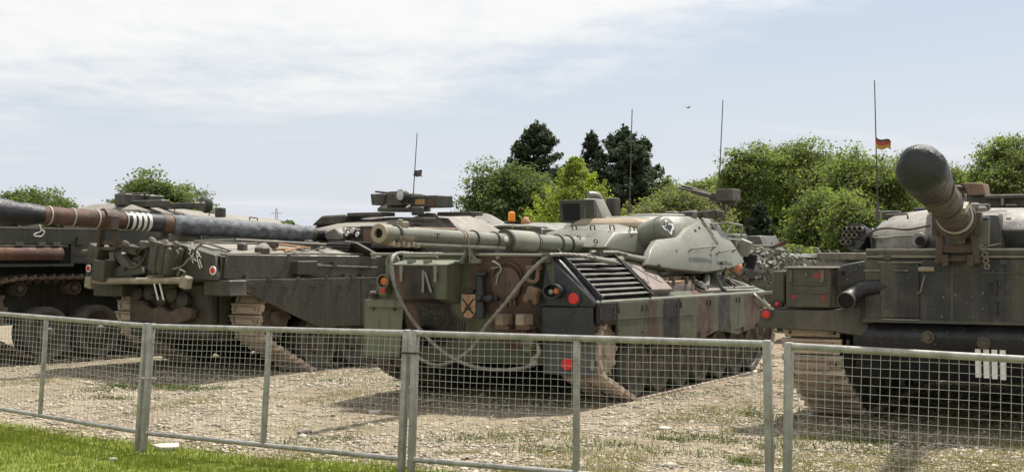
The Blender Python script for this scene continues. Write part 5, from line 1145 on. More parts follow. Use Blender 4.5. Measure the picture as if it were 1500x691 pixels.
    for px, py, y in ((440, 369, 1.3), (462, 360, 1.8), (470, 367, 1.9), (355, 362, .1), (452, 357, 1.8), (478, 372, 2.0)): MB().cbox(H(px, py, 1, y), (.10, .16, .12), Matrix.Rotation(.3, 3, 'Z')).build('deck_fitting', 'bare_dark', t, bevel=.02)
    MB().path(smoothpts([H(x, y, 1, yy) for x, y, yy in ((322, 362, -.5), (345, 370, -.1), (372, 376, .3), (400, 381, .7), (430, 380, 1.1), (452, 370, 1.5), (478, 362, 1.9), (505, 372, 2.4))], 5), .013, 6).build('cable', 'bare_dark', t)
    MB().lathe(H(272, 347, 1, .6)+Vector((0, 0, -.06)), (0, 0, 1), [(.24, 0), (.24, .10), (.19, .14), (.004, .15)], 22).build('fan_cover', 'olive_deck', t)
    mb = MB(); q = H(237, 340, 1, .1); mb.cbox(q, (.16, .14, .18)); mb.cbox(q+Vector((0, 0, .08)), (.26, .16, .05)); mb.build('deck_vent', 'olive_deck', t, bevel=.02)
    # dark louvre wedge
    a = [H(x, y, 1, 2.2) for x, y in ((478, 372), (508, 374), (516, 354), (480, 353))]
    MB().hexa([a[0], a[1], a[1]+Vector((0, .5, 0)), a[0]+Vector((0, .5, 0)), a[3], a[2], a[2]+Vector((0, .5, 0)), a[3]+Vector((0, .5, 0))]).build('louvre_box', 'black_paint', t, bevel=.01)
    mb = MB()
    for k in range(4): p, q = a[0].lerp(a[3], .15+.22*k), a[1].lerp(a[2], .15+.22*k); mb.tube(p+Vector((0, -.01, 0)), q+Vector((0, -.01, 0)), .016, n=4)
    mb.build('louvre', 'turret_dark', t)
    MB().hexa([H(505, 354, 1, 2.19), H(522, 356, 1, 2.19), H(550, 372, 1, 2.5), H(527, 376, 1, 2.4), H(505, 352, 1, 2.4), H(524, 354, 1, 2.4), H(552, 370, 1, 2.75), H(530, 374, 1, 2.65)]).build('splash_plate', 'olive_grey', t, bevel=.006)
    # running gear
    circ = [(.42, .84, .33)]+[(1.35+k*.86, .45, .40) for k in range(6)]+[(6.25, .72, .30)]
    for s in (1, -1):
        xa, xb = (.93, 1.50) if s > 0 else (-1.50, -.93); make_track(t, xa, xb, circ, .155, 'lip', 'dusty_track')
        for (y, z, r) in circ[1:-1]: wheel(t, y, z, r, s*1.24, .34, s, .08)
        wheel(t, 6.25, .72, .30, s*1.22, .28, s, .05, name='idler_wheel'); sprocket(t, .42, .84, .33, s*1.22, .40, s)
    # gun
    P0, P1 = H(158, 321.5, 1, -.95), H(480, 344, 1, 3.05); ax = (P1-P0).normalized(); mz = P0-ax*2.32; L_ = (P1-mz).length
    gb = MB().lathe(mz, ax, [(.09, 0), (.10, .1), (.10, 1.0), (.115, 1.05), (.115, 2.5), (.12, 2.6), (.115, L_*.75), (.10, L_*.86), (.10, L_+.2)], 22).build('gun_barrel', 'black_paint', t)
    rr = np.random.default_rng(3); rings = []
    u = ax.cross(Vector((0, 0, 1))).normalized(); w = u.cross(ax)
    def sleeve(q0, q1, rf, n, nm, mat, amp, seed):
        r = np.random.default_rng(seed); rings = []
        for k in range(n+1):
            q = q0+(q1-q0)*k/n; R_ = rf(k/n); ring_ = []
            for i in range(24):
                a = 2*pi*i/24; d = R_*(1+amp*(.6*sin(3*a+k*.9+seed)+.5*sin(5*a-k*1.7)+r.normal(0, .5))); ring_.append(tuple(mz+ax*q+(u*cos(a)+w*sin(a))*d))
            rings.append(ring_)
        return MB().loft(rings).build(nm, mat, gb, smooth=60)
    sleeve(-.06, 1.30, lambda f: .13+.075*sin(pi*min(1, f*1.1+.15))**.6 if f < .8 else .165-.04*(f-.8)/.2, 16, 'muzzle_cover', 'canvas_black', .03, 1)
    sleeve(1.22, 2.58, lambda f: .122, 14, 'barrel_wrap', 'barrel_rust', .03, 2)
    MB().lathe(mz, ax, [(.128, 2.56), (.132, 2.60), (.132, 3.24), (.12, 3.28)], 22, True).build('fume_extractor', 'black_paint', gb)
    for k in range(4): MB().lathe(mz, ax, [(.1325, 2.655+k*.09), (.1335, 2.658+k*.09), (.1335, 2.702+k*.09), (.1325, 2.705+k*.09)], 24, False).build('white_band', 'white_paint', gb)
    MB().lathe(mz, ax, [(.134, 3.20), (.137, 3.22), (.137, 3.36), (.13, 3.38)], 20).build('sleeve_collar', 'barrel_rust', gb)
    sleeve(3.36, L_-.40, lambda f: .144-.02*f+.004*sin(f*70), 60, 'thermal_sleeve', 'canvas_sleeve', .055, 4)
    for q in (1.39, 1.74, 2.12, 2.57): MB().lathe(mz, ax, [(.129, q), (.134, q+.005), (.134, q+.022), (.129, q+.027)], 20, False).build('sleeve_strap', 'strap_mat', gb)
    MB().lathe(mz, ax, [(.12, L_-.42), (.126, L_-.41), (.126, L_-.32), (.12, L_-.31)], 20).build('sleeve_collar', 'bare_dark', gb)
    # gun crutch
    mb = MB(); b0, b1 = H(147, 364, 1, -.85), H(172, 364, 1, -.85)
    for b_, dx in ((b0, -.12), (b1, .12)): mb.hexa([b_+Vector((-.03, -.05, 0)), b_+Vector((.03, -.05, 0)), b_+Vector((.03, .05, 0)), b_+Vector((-.03, .05, 0)), P0+Vector((dx-.03, -.05, .02)), P0+Vector((dx+.03, -.05, .02)), P0+Vector((dx+.03, .05, .02)), P0+Vector((dx-.03, .05, .02))])
    mb.lathe(P0-ax*.09, ax, [(.125, 0), (.155, .0), (.155, .2), (.125, .2)], 20, False); mb.cbox(b0.lerp(b1, .5)+Vector((0, 0, .08)), (.28, .07, .05)); mb.cbox(b0.lerp(b1, .5), (.4, .14, .05))
    mb.cbox(P0+Vector((.13, -.02, -.05)), (.10, .14, .20)); mb.build('gun_crutch', 'lock_paint', t, bevel=.006)
    # turret
    def ol(f, hw, bk, fw): return [(-fw, f), (fw, f), (hw*.72, f+.7), (hw, 4.5), (hw, 5.6), (hw*.8, bk), (-hw*.8, bk), (-hw, 5.6), (-hw, 4.5), (-hw*.72, f+.7)]
    top = ol(3.75, 1.02, 6.4, .35); zz = [2.26, 2.26, 2.38, 2.46, 2.45, 2.38, 2.38, 2.45, 2.46, 2.38]
    mb = MB(); mb.loft([[(x, y, 1.78) for x, y in ol(3.35, 1.25, 6.3, .5)], [(x, y, 2.02) for x, y in ol(3.0, 1.48, 6.6, .42)], [(x, y, 2.14) for x, y in ol(3.02, 1.46, 6.6, .42)], [(x, y, z) for (x, y), z in zip(top, zz)]])
    tu = mb.build('turret', 'sunlit_dust', t, bevel=.03, seg=2)
    a = [H(x, y, 1, 2.9) for x, y in ((472, 341), (490, 333), (503, 347), (500, 352), (478, 352))]
    MB().prism([(p.x, p.z) for p in a], 1, 2.9, 3.4).build('mantlet_plate', 'sunlit_dust', tu, bevel=.02)
    for px, py in ((504, 337), (516, 337), (523, 343), (508, 342), (499, 344)):
        q = H(px, py, 1, 2.92); d = MB().lathe(q, (.25, 1, -.15), [(.042, 0), (.042, .22)], 12).build('smoke_discharger', 'olive_grey', tu); MB().lathe(q, (.25, 1, -.15), [(.034, -.004), (.044, -.006), (.044, .012)], 12).build('discharger_cap', 'white_paint', d)
    mb = MB(); a, b = H(500, 332, 1, 3.05), H(530, 362, 1, 3.05); mb.box((a.x, 3.06, b.z), (b.x+.1, 3.6, a.z)); mb.build('discharger_mount', 'turret_dark', tu, bevel=.02)
    a, b = H(530, 333, 1, 3.0), H(604, 361, 1, 3.0); bk = MB().box((a.x, 3.0, b.z), (b.x, 4.2, a.z)).build('turret_bin', 'wood_dirty', tu, bevel=.02)
    mb = MB()
    for k in range(2): mb.box((a.x-.02, 2.985, (b.z-.02, a.z-.02)[k]), (b.x+.02, 3.02, (b.z+.02, a.z+.02)[k]))
    for x in (a.x, b.x): mb.box((x-.02, 2.985, b.z), (x+.02, 3.02, a.z))
    mb.build('bin_frame', 'turret_dark', bk)
    a, b = H(606, 350, 1, 3.3), H(706, 372, 1, 3.3); sd = MB().hexa([(a.x, 3.3, b.z-.05), (b.x, 3.6, b.z-.05), (b.x, 5.4, b.z-.05), (a.x, 5.4, b.z-.05), (a.x+.25, 3.35, a.z), (b.x, 3.65, a.z), (b.x, 5.4, a.z), (a.x+.25, 5.4, a.z)]).build('turret_bin', 'turret_dark', tu, bevel=.02)
    mb = MB()
    for k in range(6): z = b.z+.03+k*.04; mb.box((b.x-.35, 3.53, z), (b.x-.05, 3.56, z+.015))
    mb.build('bin_louvre', 'bare_dark', sd)
    mb = MB(); p = [H(455, 330, 1, 3.9), H(470, 316, 1, 3.9), H(505, 314, 1, 3.9), H(503, 330, 1, 3.9)]; mb.prism([(q.x, q.z) for q in p], 1, 3.9, 5.0); mb.build('turret_bin', 'turret_dark', tu, bevel=.03)
    for px0, px1, py, y in ((508, 560, 313, 4.0), (640, 690, 312, 4.6), (590, 620, 320, 3.9)):
        a, b = H(px0, py, 1, y), H(px1, py, 1, y); MB().box((a.x, y, a.z-.05), (b.x, y+.35, a.z+.015)).build('roof_plate', 'turret_dark', tu, bevel=.01)
    # cupola: ring, sight boxes, searchlight, machine gun
    cy = 4.6; c = H(592, 302, 1, cy); cu = MB().lathe((c.x, cy, c.z-.09), (0, 0, 1), [(.46, 0), (.46, .05), (.40, .09), (.36, .13), (.003, .14)], 28).build('cupola', 'turret_dark', tu)
    def pbox(p0, p1, y, d, nm, m, par, bev=.012, sk=0.0):
        a, b = H(p0[0], p0[1], 1, y), H(p1[0], p1[1], 1, y); return MB().hexa([(a.x+sk, y, b.z), (b.x, y, b.z), (b.x, y+d, b.z), (a.x+sk, y+d, b.z), (a.x, y, a.z), (b.x, y, a.z), (b.x, y+d, a.z), (a.x, y+d, a.z)]).build(nm, m, par, bevel=bev)
    pbox((542, 284), (561, 300), cy-.35, .28, 'ammunition_box', 'olive_grey', cu, sk=.03)
    pbox((566, 283), (588, 301), cy-.45, .6, 'sight_head', 'turret_dark', cu)
    s_ = pbox((600, 287), (640, 303), cy-.30, .45, 'sight_box', 'turret_dark', cu)
    for a, b in (((608, 292), (622, 299)), ((627, 293), (637, 301))): pbox(a, b, cy-.305, .004, 'label_plate', 'yellow_label' if a[0] == 608 else 'barrel_rust', s_, 0)
    MB().path([H(604, 288, 1, cy-.2), H(607, 286.6, 1, cy-.2), H(622, 287, 1, cy-.2), H(639, 291, 1, cy-.2)], .018, 6).build('box_edge', 'turret_dark', s_)
    q = H(587.5, 286, 1, cy-.5); sl_ = MB().lathe(q, (-.15, -1, 0), [(.004, -.14), (.07, -.13), (.10, -.02), (.10, .0), (.09, .02)], 18).build('searchlight', 'turret_dark', cu); MB().lathe(q+Vector((-.004, -.022, 0)), (-.15, -1, 0), [(.085, 0), (.06, .012), (.003, .018)], 16).build('searchlight_glass', 'clear_glass', sl_)
    MB().path([H(587, 278, 1, cy-.45), H(586, 294, 1, cy-.45)], .05, 8).build('searchlight_bracket', 'turret_dark', cu)
    MB().path(smoothpts([H(592, 282, 1, cy-.4), H(598, 286, 1, cy-.42), H(594, 297, 1, cy-.42), H(600, 300, 1, cy-.4)], 4), .012, 6).build('cable', 'bare_dark', cu)
    m = MB(); a, b = H(550, 280.5, 1, cy-.25), H(586, 285, 1, cy-.2); m.tube(a, b, .016, .022, 8); m.cbox(a.lerp(b, .85), (.3, .07, .09)); m.build('machine_gun', 'bare_dark', cu)
    MB().cbox(H(612, 309, 1, cy-.55), (.22, .1, .14)).build('periscope', 'turret_dark', cu, bevel=.02)
    an = antenna(t, H(604.5, 300, 1, 5.6), H(611, 195, 1, 5.7)); d = H(625, 252, 1, 5.6)-H(607, 250, 1, 5.6)
    flag(t, an, H(607.5, 247.5, 1, 5.64), d, .19, .12, ('flag_navy', 'rust', 'flag_navy', 'rust'), .3)
    return t
chieftain()

# ------------------------------------------------------------------ big hull at the far left
AF = Frame(-8.0, 22, .10, 36)
def left_tank():
    t = tank_root(AF, 'tall grey green tank at far left with rusty exhaust box and big bare wheels'); H = AF.hit
    MB().box((-1.5, -1.9, 1.475), (1.5, 5.6, 2.02)).build('hull', 'olive_grey', t, bevel=.015)
    MB().prism([(-1.7, .55), (5.4, .45), (5.9, 1.0), (5.6, 1.47), (-1.9, 1.47), (-2.0, .9)], 0, -1.0, 1.0).build('lower_hull', 'turret_dark', t, bevel=.02)
    MB().hexa([(1.44, -1.9, 2.0), (1.515, -1.9, 2.0), (1.515, 1.32, 2.0), (1.44, 1.32, 2.0), (1.44, -1.9, 2.032), (1.515, -1.9, 2.032), (1.515, 1.32, 2.02), (1.44, 1.32, 2.02)]).build('deck_edge', 'sunlit_dust', t)
    # exhaust frame; recess shade painted as a near-black sheet
    fr = MB(); a, b = H(-60, 353, 0, 1.502), H(105, 388, 0, 1.502)
    fr.box((1.502, a.y, a.z-.03), (1.53, b.y, a.z)); fr.box((1.502, a.y, b.z-.02), (1.56, b.y, b.z+.02)); fr.box((1.502, b.y-.03, b.z), (1.53, b.y, a.z)); fr.build('exhaust_frame', 'olive', t)
    MB().box((1.501, a.y, b.z+.02), (1.506, b.y-.03, a.z-.03)).build('recess_shade', 'cavity_shade', t)
    p, q = H(-60, 361, 0, 1.56), H(93, 382, 0, 1.56); r = (p.z-q.z)/2; zc = (p.z+q.z)/2
    mb = MB(); mb.prism([(1.50, zc-r), (1.57, zc-r*.9), (1.60, zc-r*.3), (1.60, zc+r*.3), (1.57, zc+r*.9), (1.50, zc+r)], 1, p.y, q.y); ex = mb.build('exhaust_box', 'rust', t, bevel=.025, seg=2)
    mb = MB(); mb.box((1.51, a.y, a.z-.075), (1.55, b.y-.1, a.z-.04))
    for px in (28, 60, 82): m = H(px, 357, 0, 1.55); mb.box((1.51, m.y-.06, m.z-.03), (1.57, m.y+.06, m.z+.03))
    mb.build('exhaust_rail', 'olive_deck', ex)
    mb = MB(); m = H(116, 352, 0, 1.52); mb.cbox(m, (.05, .08, .10)); mb.cbox(m+Vector((0, 0, -.05)), (.06, .13, .03)); mb.build('side_fitting', 'olive', t)
    MB().box((1.502, H(106, 375, 0, 1.5).y, 1.6), (1.512, H(155, 375, 0, 1.5).y, 1.63)).build('seam', 'olive', t)
    MB().path(smoothpts([H(x, y, 0, 1.53) for x, y in ((58, 329), (60, 338), (52, 342), (50, 345), (60, 346), (65, 340), (62, 337))], 4), .010, 6).build('loose_cord', 'white_paint', t)
    m = H(17, 324, 1, .3); MB().cbox((.9, -1.2, 2.06), (.26, .30, .10)).build('folded_cloth', 'canvas_grey', t, bevel=.04)
    mb = MB(); m = H(45, 325, 0, 1.2); mb.cbox((1.2, m.y, 2.05), (.2, .3, .06)); mb.build('deck_fitting', 'olive_deck', t)
    circ = [(-1.42, .80, .34), (-.42, .42, .40), (.52, .42, .40), (1.46, .42, .40), (2.4, .42, .40), (3.34, .42, .40), (4.28, .42, .40), (5.1, .72, .32)]
    # raise the top run onto return rollers
    circ2 = circ+[(-.85, 1.10, .12), (.13, 1.10, .12), (2.0, 1.10, .12), (3.9, 1.06, .12)]
    make_track(t, .85, 1.48, circ2, .165, 'lip', 'dark_track'); make_track(t, -1.48, -.85, circ2, .165, 'lip', 'dark_track', shoes=False)
    for (y, z, r) in circ[1:-1]: wheel(t, y, z, r, 1.28, .36, 1, .10, 8)
    for y in (-.85, .13, 2.0, 3.9): wheel(t, y, 1.10, .125, 1.25, .26, 1, .05, 6, False, 'return_roller', 'dark_track')
    sprocket(t, -1.42, .80, .34, 1.2, .42, 1); wheel(t, 5.1, .72, .32, 1.2, .3, 1, .05, name='idler_wheel')
    for y in (-.42, .52, 1.46): MB().lathe((1.02, y+.05, .42), (1, 0, 0), [(.14, 0), (.14, .1), (.1, .16)], 12).build('swing_arm', 'turret_dark', t)
    # turret
    ta, tb_, ea, eb = H(186, 297, 0, .45), H(398, 321, 0, .45), H(205, 307, 0, 1.12), H(410, 330, 0, 1.12); y0 = min(ta.y, ea.y); zt = 2.03
    mb = MB(); mb.loft([[(-1.0, ea.y+.1, zt), (1.0, ea.y+.1, zt), (1.05, eb.y-.1, zt), (.4, eb.y+.6, zt), (-.4, eb.y+.6, zt), (-1.05, eb.y-.1, zt)], [(-1.12, ea.y, ea.z), (1.12, ea.y, ea.z), (1.12, eb.y, eb.z), (.5, eb.y+.8, eb.z), (-.5, eb.y+.8, eb.z), (-1.12, eb.y, eb.z)],
             [(-.45, ta.y, ta.z), (.45, ta.y, ta.z), (.45, tb_.y, tb_.z), (.3, tb_.y+.3, tb_.z), (-.3, tb_.y+.3, tb_.z), (-.45, tb_.y, tb_.z)]]); tu = mb.build('turret', 'sunlit_dust', t, bevel=.02)
    MB().hexa([(1.02, ea.y+.05, zt), (1.125, ea.y+.05, zt), (1.125, eb.y, zt), (1.02, eb.y, zt), (1.02, ea.y, ea.z-.015), (1.135, ea.y, ea.z-.015), (1.135, eb.y, eb.z-.015), (1.02, eb.y, eb.z-.015)]).build('turret_side', 'olive_grey', tu, bevel=.008)  # side darker than the roof: sun and shade put into two paints
    for u in (.2, .5, .8):
        p, q = Vector((1.0, ea.y+(eb.y-ea.y)*u, ea.z+(eb.z-ea.z)*u+.045)), Vector((1.0, ea.y+(eb.y-ea.y)*(u+.06), ea.z+(eb.z-ea.z)*(u+.06)+.045)); m_ = MB(); handle(m_, p, q, (.0, 0, .05), .012); m_.build('grab_rail', 'olive_grey', tu)
    def pb(p0, p1, y, d, nm, m, bev=.015): a, b = H(p0[0], p0[1], 1, y), H(p1[0], p1[1], 1, y); return MB().box((a.x, y, b.z), (b.x, y+d, a.z)).build(nm, m, tu, bevel=bev)
    pb((167, 284), (184, 301), y0+.1, .15, 'sight_box', 'turret_dark'); pb((186, 294), (236, 303), y0+.3, .2, 'roof_box', 'olive_grey'); pb((190, 285), (206, 297), y0+.5, .3, 'roof_box', 'turret_dark'); pb((208, 286), (220, 296), y0+.6, .3, 'roof_box', 'turret_dark')
    pb((228, 298), (285, 305), y0+.8, .12, 'roof_box', 'olive'); pb((258, 297), (296, 301), y0+1.0, .08, 'roof_rail', 'olive_deck'); pb((314, 304), (324, 318), y0+1.6, .12, 'periscope', 'olive_grey')
    c = H(302, 300, 1, y0+1.3); MB().lathe(c+Vector((0, -.08, 0)), (.3, 1, .1), [(.13, 0), (.15, .04), (.15, .1), (.12, .14)], 22).build('hatch_lid', 'olive_grey', tu)
    MB().path(smoothpts([H(x, y, 1, y0+.6) for x, y in ((171, 285), (185, 283), (200, 284), (216, 283))], 3), .02, 6).build('roof_rail', 'bare_dark', tu)
    MB().path(smoothpts([H(x, y, 1, y0+1.1) for x, y in ((272, 300), (274, 293), (280, 292))], 3), .015, 6).build('roof_hook', 'olive_deck', tu)
    return t
left_tank()

# ------------------------------------------------------------------ tank at the right with the covered muzzle
RF = Frame(4.17, 12.81, 0, 27)
def right_tank():
    t = tank_root(RF, 'dark tank at the right with black covered muzzle pointing this way'); H = RF.hit
    up = MB().hexa([(-.86, .0, 1.06), (.95, .0, 1.06), (.95, 1.2, 1.06), (-.86, 1.2, 1.06), (-.86, .0, 1.67), (.95, .0, 1.67), (.95, 1.2, 1.67), (-.86, 1.2, 1.67)]).build('rear_box', 'camo_right', t, bevel=.012)
    MB().prism([(.22, .50), (6.2, .45), (6.7, .9), (6.3, 1.5), (1.2, 1.62), (1.15, 1.05), (.10, 1.05), (.03, .92)], 0, -.98, .98).build('hull', 'black_paint', t, bevel=.02)
    MB().box((-1.72, 1.2, 1.12), (1.72, 6.0, 1.52)).build('sponson', 'camo_right', t, bevel=.02)
    for dz, m in ((1.672, 'sunlit_dust'), (1.705, 'olive_grey'), (1.735, 'sunlit_dust')): MB().box((-.84, -.02+.05*(dz-1.67), dz), (.93, .05+(dz-1.67), dz+.026)).build('deck_strip', m, t, bevel=.004)
    MB().box((-.86, .05, 1.67), (.95, 2.2, 1.69)).build('engine_deck', 'olive_grey', t)
    a, b = H(1290, 385, 1, -.0), H(1347, 466, 1, .0)
    MB().box((a.x, -.028, b.z), (b.x, -.001, a.z)).build('access_door', 'camo_right', t, bevel=.008)
    mb = MB(); mb.box((a.x-.02, -.03, a.z), (b.x+.03, -.001, a.z+.014)); mb.box((a.x+.02, -.03, b.z-.02), (b.x, -.001, b.z-.008)); q = H(1352, 420, 1, -.02); mb.path([q+Vector((.02, -.01, .10)), q+Vector((.0, -.03, .03)), q+Vector((-.02, -.03, -.05)), q+Vector((-.05, -.01, -.06))], .008, 6); mb.build('door_trim', 'sunlit_dust', t)
    MB().box((-.86, -.012, 1.545), (-.22, -.001, 1.56)).build('seam', 'sunlit_dust', t); MB().box((-.22, -.008, 1.53), (.95, -.001, 1.54)).build('seam', 'olive_grey', t); MB().box((-.87, -.02, 1.055), (.95, .0, 1.085)).build('lower_lip', 'olive_grey', t)
    c = H(1357, 394, 1, -.02); MB().cbox(c, (.15, .05, .045)).build('door_stop', 'block_tan', t, bevel=.01)
    mb = MB()
    for px, py in ((1382, 435), (1424, 434), (1380, 464), (1426, 464), (1370, 471), (1405, 472), (1440, 429), (1440, 452), (1489, 390)): mb.lathe(H(px, py, 1, .001), (0, -1, 0), [(.012, 0), (.012, .014), (.006, .016)], 8)
    mb.build('bolts', 'olive_deck', t, kind='stuff')
    mb = MB()
    for py in (413, 442): q = H(1458, py, 1, -.01); mb.cbox(q, (.05, .03, .012)); mb.cbox(q+Vector((0, -.01, -.06)), (.035, .03, .11))
    mb.build('latch', 'black_paint', t)
    for px, py in ((1385, 385), (1420, 383), (1300, 377), (1470, 384)): MB().cbox(H(px, py, 1, -.012), (.07, .03, .05)).build('hinge', 'olive_grey', t, bevel=.006)
    m_ = MB(); handle(m_, H(1310, 396, 1, .0), H(1332, 396, 1, .0), (0, -.05, 0), .010); m_.build('door_handle', 'olive_deck', t)
    MB().box((H(1393, 0, 1, 0).x, -.006, 1.09), (H(1396, 0, 1, 0).x, -.001, 1.53)).build('seam', 'olive_grey', t)
    # four white bars
    for k in range(4):
        a, b = H(1430+k*12, 510+k*.6, 1, .115), H(1438+k*12, 552+k*1.2, 1, .115); MB().hexa([(a.x, .075, b.z), (b.x, .075, b.z), (b.x, .13, b.z), (a.x, .13, b.z), (a.x, .036, a.z), (b.x, .036, a.z), (b.x, .13, a.z), (a.x, .13, a.z)]).build('white_bar', 'white_bright', t)
    mb = MB()
    for px, py in ((1360, 493), (1441, 502)): q = H(px, py, 1, .03); mb.lathe(q, (0, -1, 0), [(.06, -.04), (.06, .02), (.035, .02), (.03, .05)], 14)
    mb.build('tow_socket', 'bare_dark', t)
    # left fender, stowage box, lamps
    a, b = H(1112, 453, 1, -.05), H(1226, 484, 1, -.05)
    MB().hexa([(a.x, -.06, b.z+.01), (b.x, -.06, b.z-.01), (b.x+.02, .02, b.z-.01), (a.x, .02, b.z+.01), (a.x, -.05, a.z), (b.x-.04, -.05, a.z), (b.x, .10, a.z), (a.x, .10, a.z)]).build('rear_mud_guard', 'right_box', t, bevel=.01)
    MB().hexa([(b.x-.01, -.055, b.z-.02), (-.83, .06, b.z-.06), (-.83, .10, b.z-.06), (b.x+.0, .02, b.z-.02), (b.x-.05, -.045, a.z), (-.84, .08, a.z+.06), (-.84, .13, a.z+.06), (b.x-.03, .03, a.z)]).build('fender_bend', 'right_box', t, bevel=.01)
    MB().box((-1.74, .02, 1.14), (-.99, 6.0, 1.165)).build('fender', 'right_box', t)
    a, b = H(1151, 393, 1, -.04), H(1217, 451, 1, -.04)
    bx = MB().box((a.x, -.04, b.z), (b.x, .42, a.z)).build('stowage_box', 'right_box', t, bevel=.012)
    MB().box((a.x-.015, -.06, a.z-.002), (b.x+.02, .44, a.z+.018)).build('box_lid', 'sunlit_dust', bx, bevel=.005)
    mb = MB()
    for px in (1158, 1205):
        q = H(px, 403, 1, -.05); mb.cbox(q, (.03, .02, .10)); mb.cbox(q+Vector((0, -.01, -.05)), (.028, .02, .03))
    q = H(1181, 402, 1, -.05); mb.cbox(q, (.02, .02, .04))
    mb.build('box_latch', 'olive_deck', bx)
    for py in (416, 428): p, q = H(1157, py, 1, -.04), H(1211, py, 1, -.04); MB().box((p.x, -.052, p.z-.008), (q.x, -.038, p.z+.008)).build('box_rib', 'right_box', bx)
    for x0, y0, x1, y1 in ((1192, 400, 1203, 407), (1159, 431, 1166, 437), (1203, 431, 1208, 441), (1204, 396, 1209, 402)): p, q = H(x0, y0, 1, -.0425), H(x1, y1, 1, -.0425); MB().box((p.x, -.0425, q.z), (q.x, -.0405, p.z)).build('red_patch', 'red_faded', bx)
    a, b = H(1131, 396, 1, .0), H(1149, 440, 1, .0); MB().box((a.x, .0, b.z-.04), (b.x, .42, a.z)).build('stowage_box', 'right_box', t, bevel=.012, label='narrow end box'); 
    a, b = H(1129, 440, 1, -.03), H(1146, 450, 1, -.03); lb = MB().box((a.x, -.03, b.z), (b.x, .05, a.z)).build('lamp_housing', 'black_paint', t, bevel=.006); MB().lathe(H(1138, 445, 1, -.034), (0, -1, 0), [(.025, 0), (.02, .01), (.003, .014)], 12).build('red_lens', 'red_lens', lb)
    reflector(t, RF, 1122.5, 460, -.065, .040, 'rear_reflector', rim='right_box')
    # lug plate and exhaust elbow
    po = [H(x, y, 1, .02) for x, y in ((1222, 452), (1224, 398), (1230, 389), (1242, 386), (1268, 381), (1268, 445), (1245, 432), (1232, 452))]; MB().prism([(p.x, p.z) for p in po], 1, .02, .16).build('lug_plate', 'camo_right', t, bevel=.03, seg=2)
    MB().lathe(H(1235, 400, 1, .018), (0, -1, 0), [(.022, -.01), (.022, .004)], 12).build('lug_hole', 'cavity_shade', t)
    e0 = H(1240, 440, 1, -.16); pts = smoothpts([e0, e0+Vector((.02, .09, .035)), e0+Vector((.10, .17, .10)), e0+Vector((.24, .20, .13)), e0+Vector((.42, .22, .13))], 5)
    ep = MB().path(pts, .082, 20).build('exhaust_pipe', 'black_paint', t); d = (pts[0]-pts[1]).normalized()
    MB().lathe(pts[0], d, [(.074, -.01), (.088, -.02), (.09, .012), (.078, .014)], 20, False).build('exhaust_lip', 'bare_dark', ep); MB().lathe(pts[0], d, [(.076, -.002), (.076, .006)], 20).build('exhaust_opening', 'cavity_shade', ep)
    a = H(1240, 456, 1, .05); MB().cbox(a+Vector((.13, .1, .0)), (.22, .2, .28)).build('exhaust_bracket', 'black_paint', t, bevel=.03)
    # running gear
    circ = [(.50, .82, .33)]+[(1.35+k*.80, .40, .34) for k in range(6)]+[(6.0, .75, .32)]
    for s in (1, -1):
        xa, xb = (1.12, 1.68) if s > 0 else (-1.68, -1.12); make_track(t, xa, xb, circ, .17, 'lip', 'dusty_track')
        for (y, z, r) in circ[1:-1]: wheel(t, y, z, r, s*1.40, .34, s, .06)
        wheel(t, 6.0, .75, .32, s*1.40, .34, s, .06, name='idler_wheel'); sprocket(t, .50, .82, .33, s*1.40, .44, s)
        MB().lathe((s*.95, .5, .82), (s, 0, 0), [(.30, -.05), (.30, .05), (.2, .12)], 18).build('final_drive', 'black_paint', t)
    # gun travel lock
    q0, q1 = H(1376, 372, 1, -.05), H(1432, 372, 1, -.05); cx = (q0.x+q1.x)/2
    P0 = H(1402, 322, 1, -.05); P0.x = H(1402, 322, 1, -.05).x
    lk = MB()
    for s, q in ((-1, q0), (1, q1)): lk.hexa([(q.x-.035, -.10, 1.62), (q.x+.035, -.10, 1.62), (q.x+.035, .02, 1.62), (q.x-.035, .02, 1.62), (P0.x+s*.135-.03, -.10, P0.z+.02), (P0.x+s*.135+.03, -.10, P0.z+.02), (P0.x+s*.135+.03, .02, P0.z+.02), (P0.x+s*.135-.03, .02, P0.z+.02)])
    lk.box((q0.x, -.09, 1.72), (q1.x, .0, 1.80)); lk.lathe(P0+Vector((0, -.1, 0)), (0, 1, 0), [(.15, 0), (.185, 0), (.185, .11), (.15, .11)], 24, False); [lk.cbox((P0.x+s*.19, -.05, P0.z-.04), (.06, .12, .22)) for s in (-1, 1)]; lk.tube((q0.x-.03, -.07, 1.66), (q1.x+.03, -.07, 1.66), .022, n=10)
    for x in (q0.x+.06, q1.x-.06): lk.cbox((x, -.08, 1.65), (.06, .08, .11))
    tl = lk.build('travel_lock', 'lock_paint', t, bevel=.008, split=False); tl['label'] = 'rusty gun travel lock'
    mb = MB()
    for k in range(4): p = q1+Vector((.06+.01*k, -.04, .05-.055*k)); mb.lathe(p, (0, -1, 0), [(.03, 0), (.03, .02), (.014, .02), (.014, 0)], 8, False)
    mb.box((q1.x+.02, -.06, 1.80), (q1.x+.10, -.01, 2.02)); mb.build('chain', 'olive_deck', tl)
    MB().cbox((cx, -.11, 1.86), (.14, .05, .14)).build('lock_pad', 'bare_dark', tl, bevel=.02)
    # gun
    mz = H(1350, 249, 1, -4.10); ax = (P0-mz).normalized(); L_ = (P0-mz).length
    gb = MB().lathe(mz, ax, [(.085, 0), (.10, .05), (.11, 1.2), (.12, L_-.2), (.125, L_+1.9)], 24).build('gun_barrel', 'turret_dark', t)
    u = ax.cross(Vector((0, 0, 1))).normalized(); w = u.cross(ax)
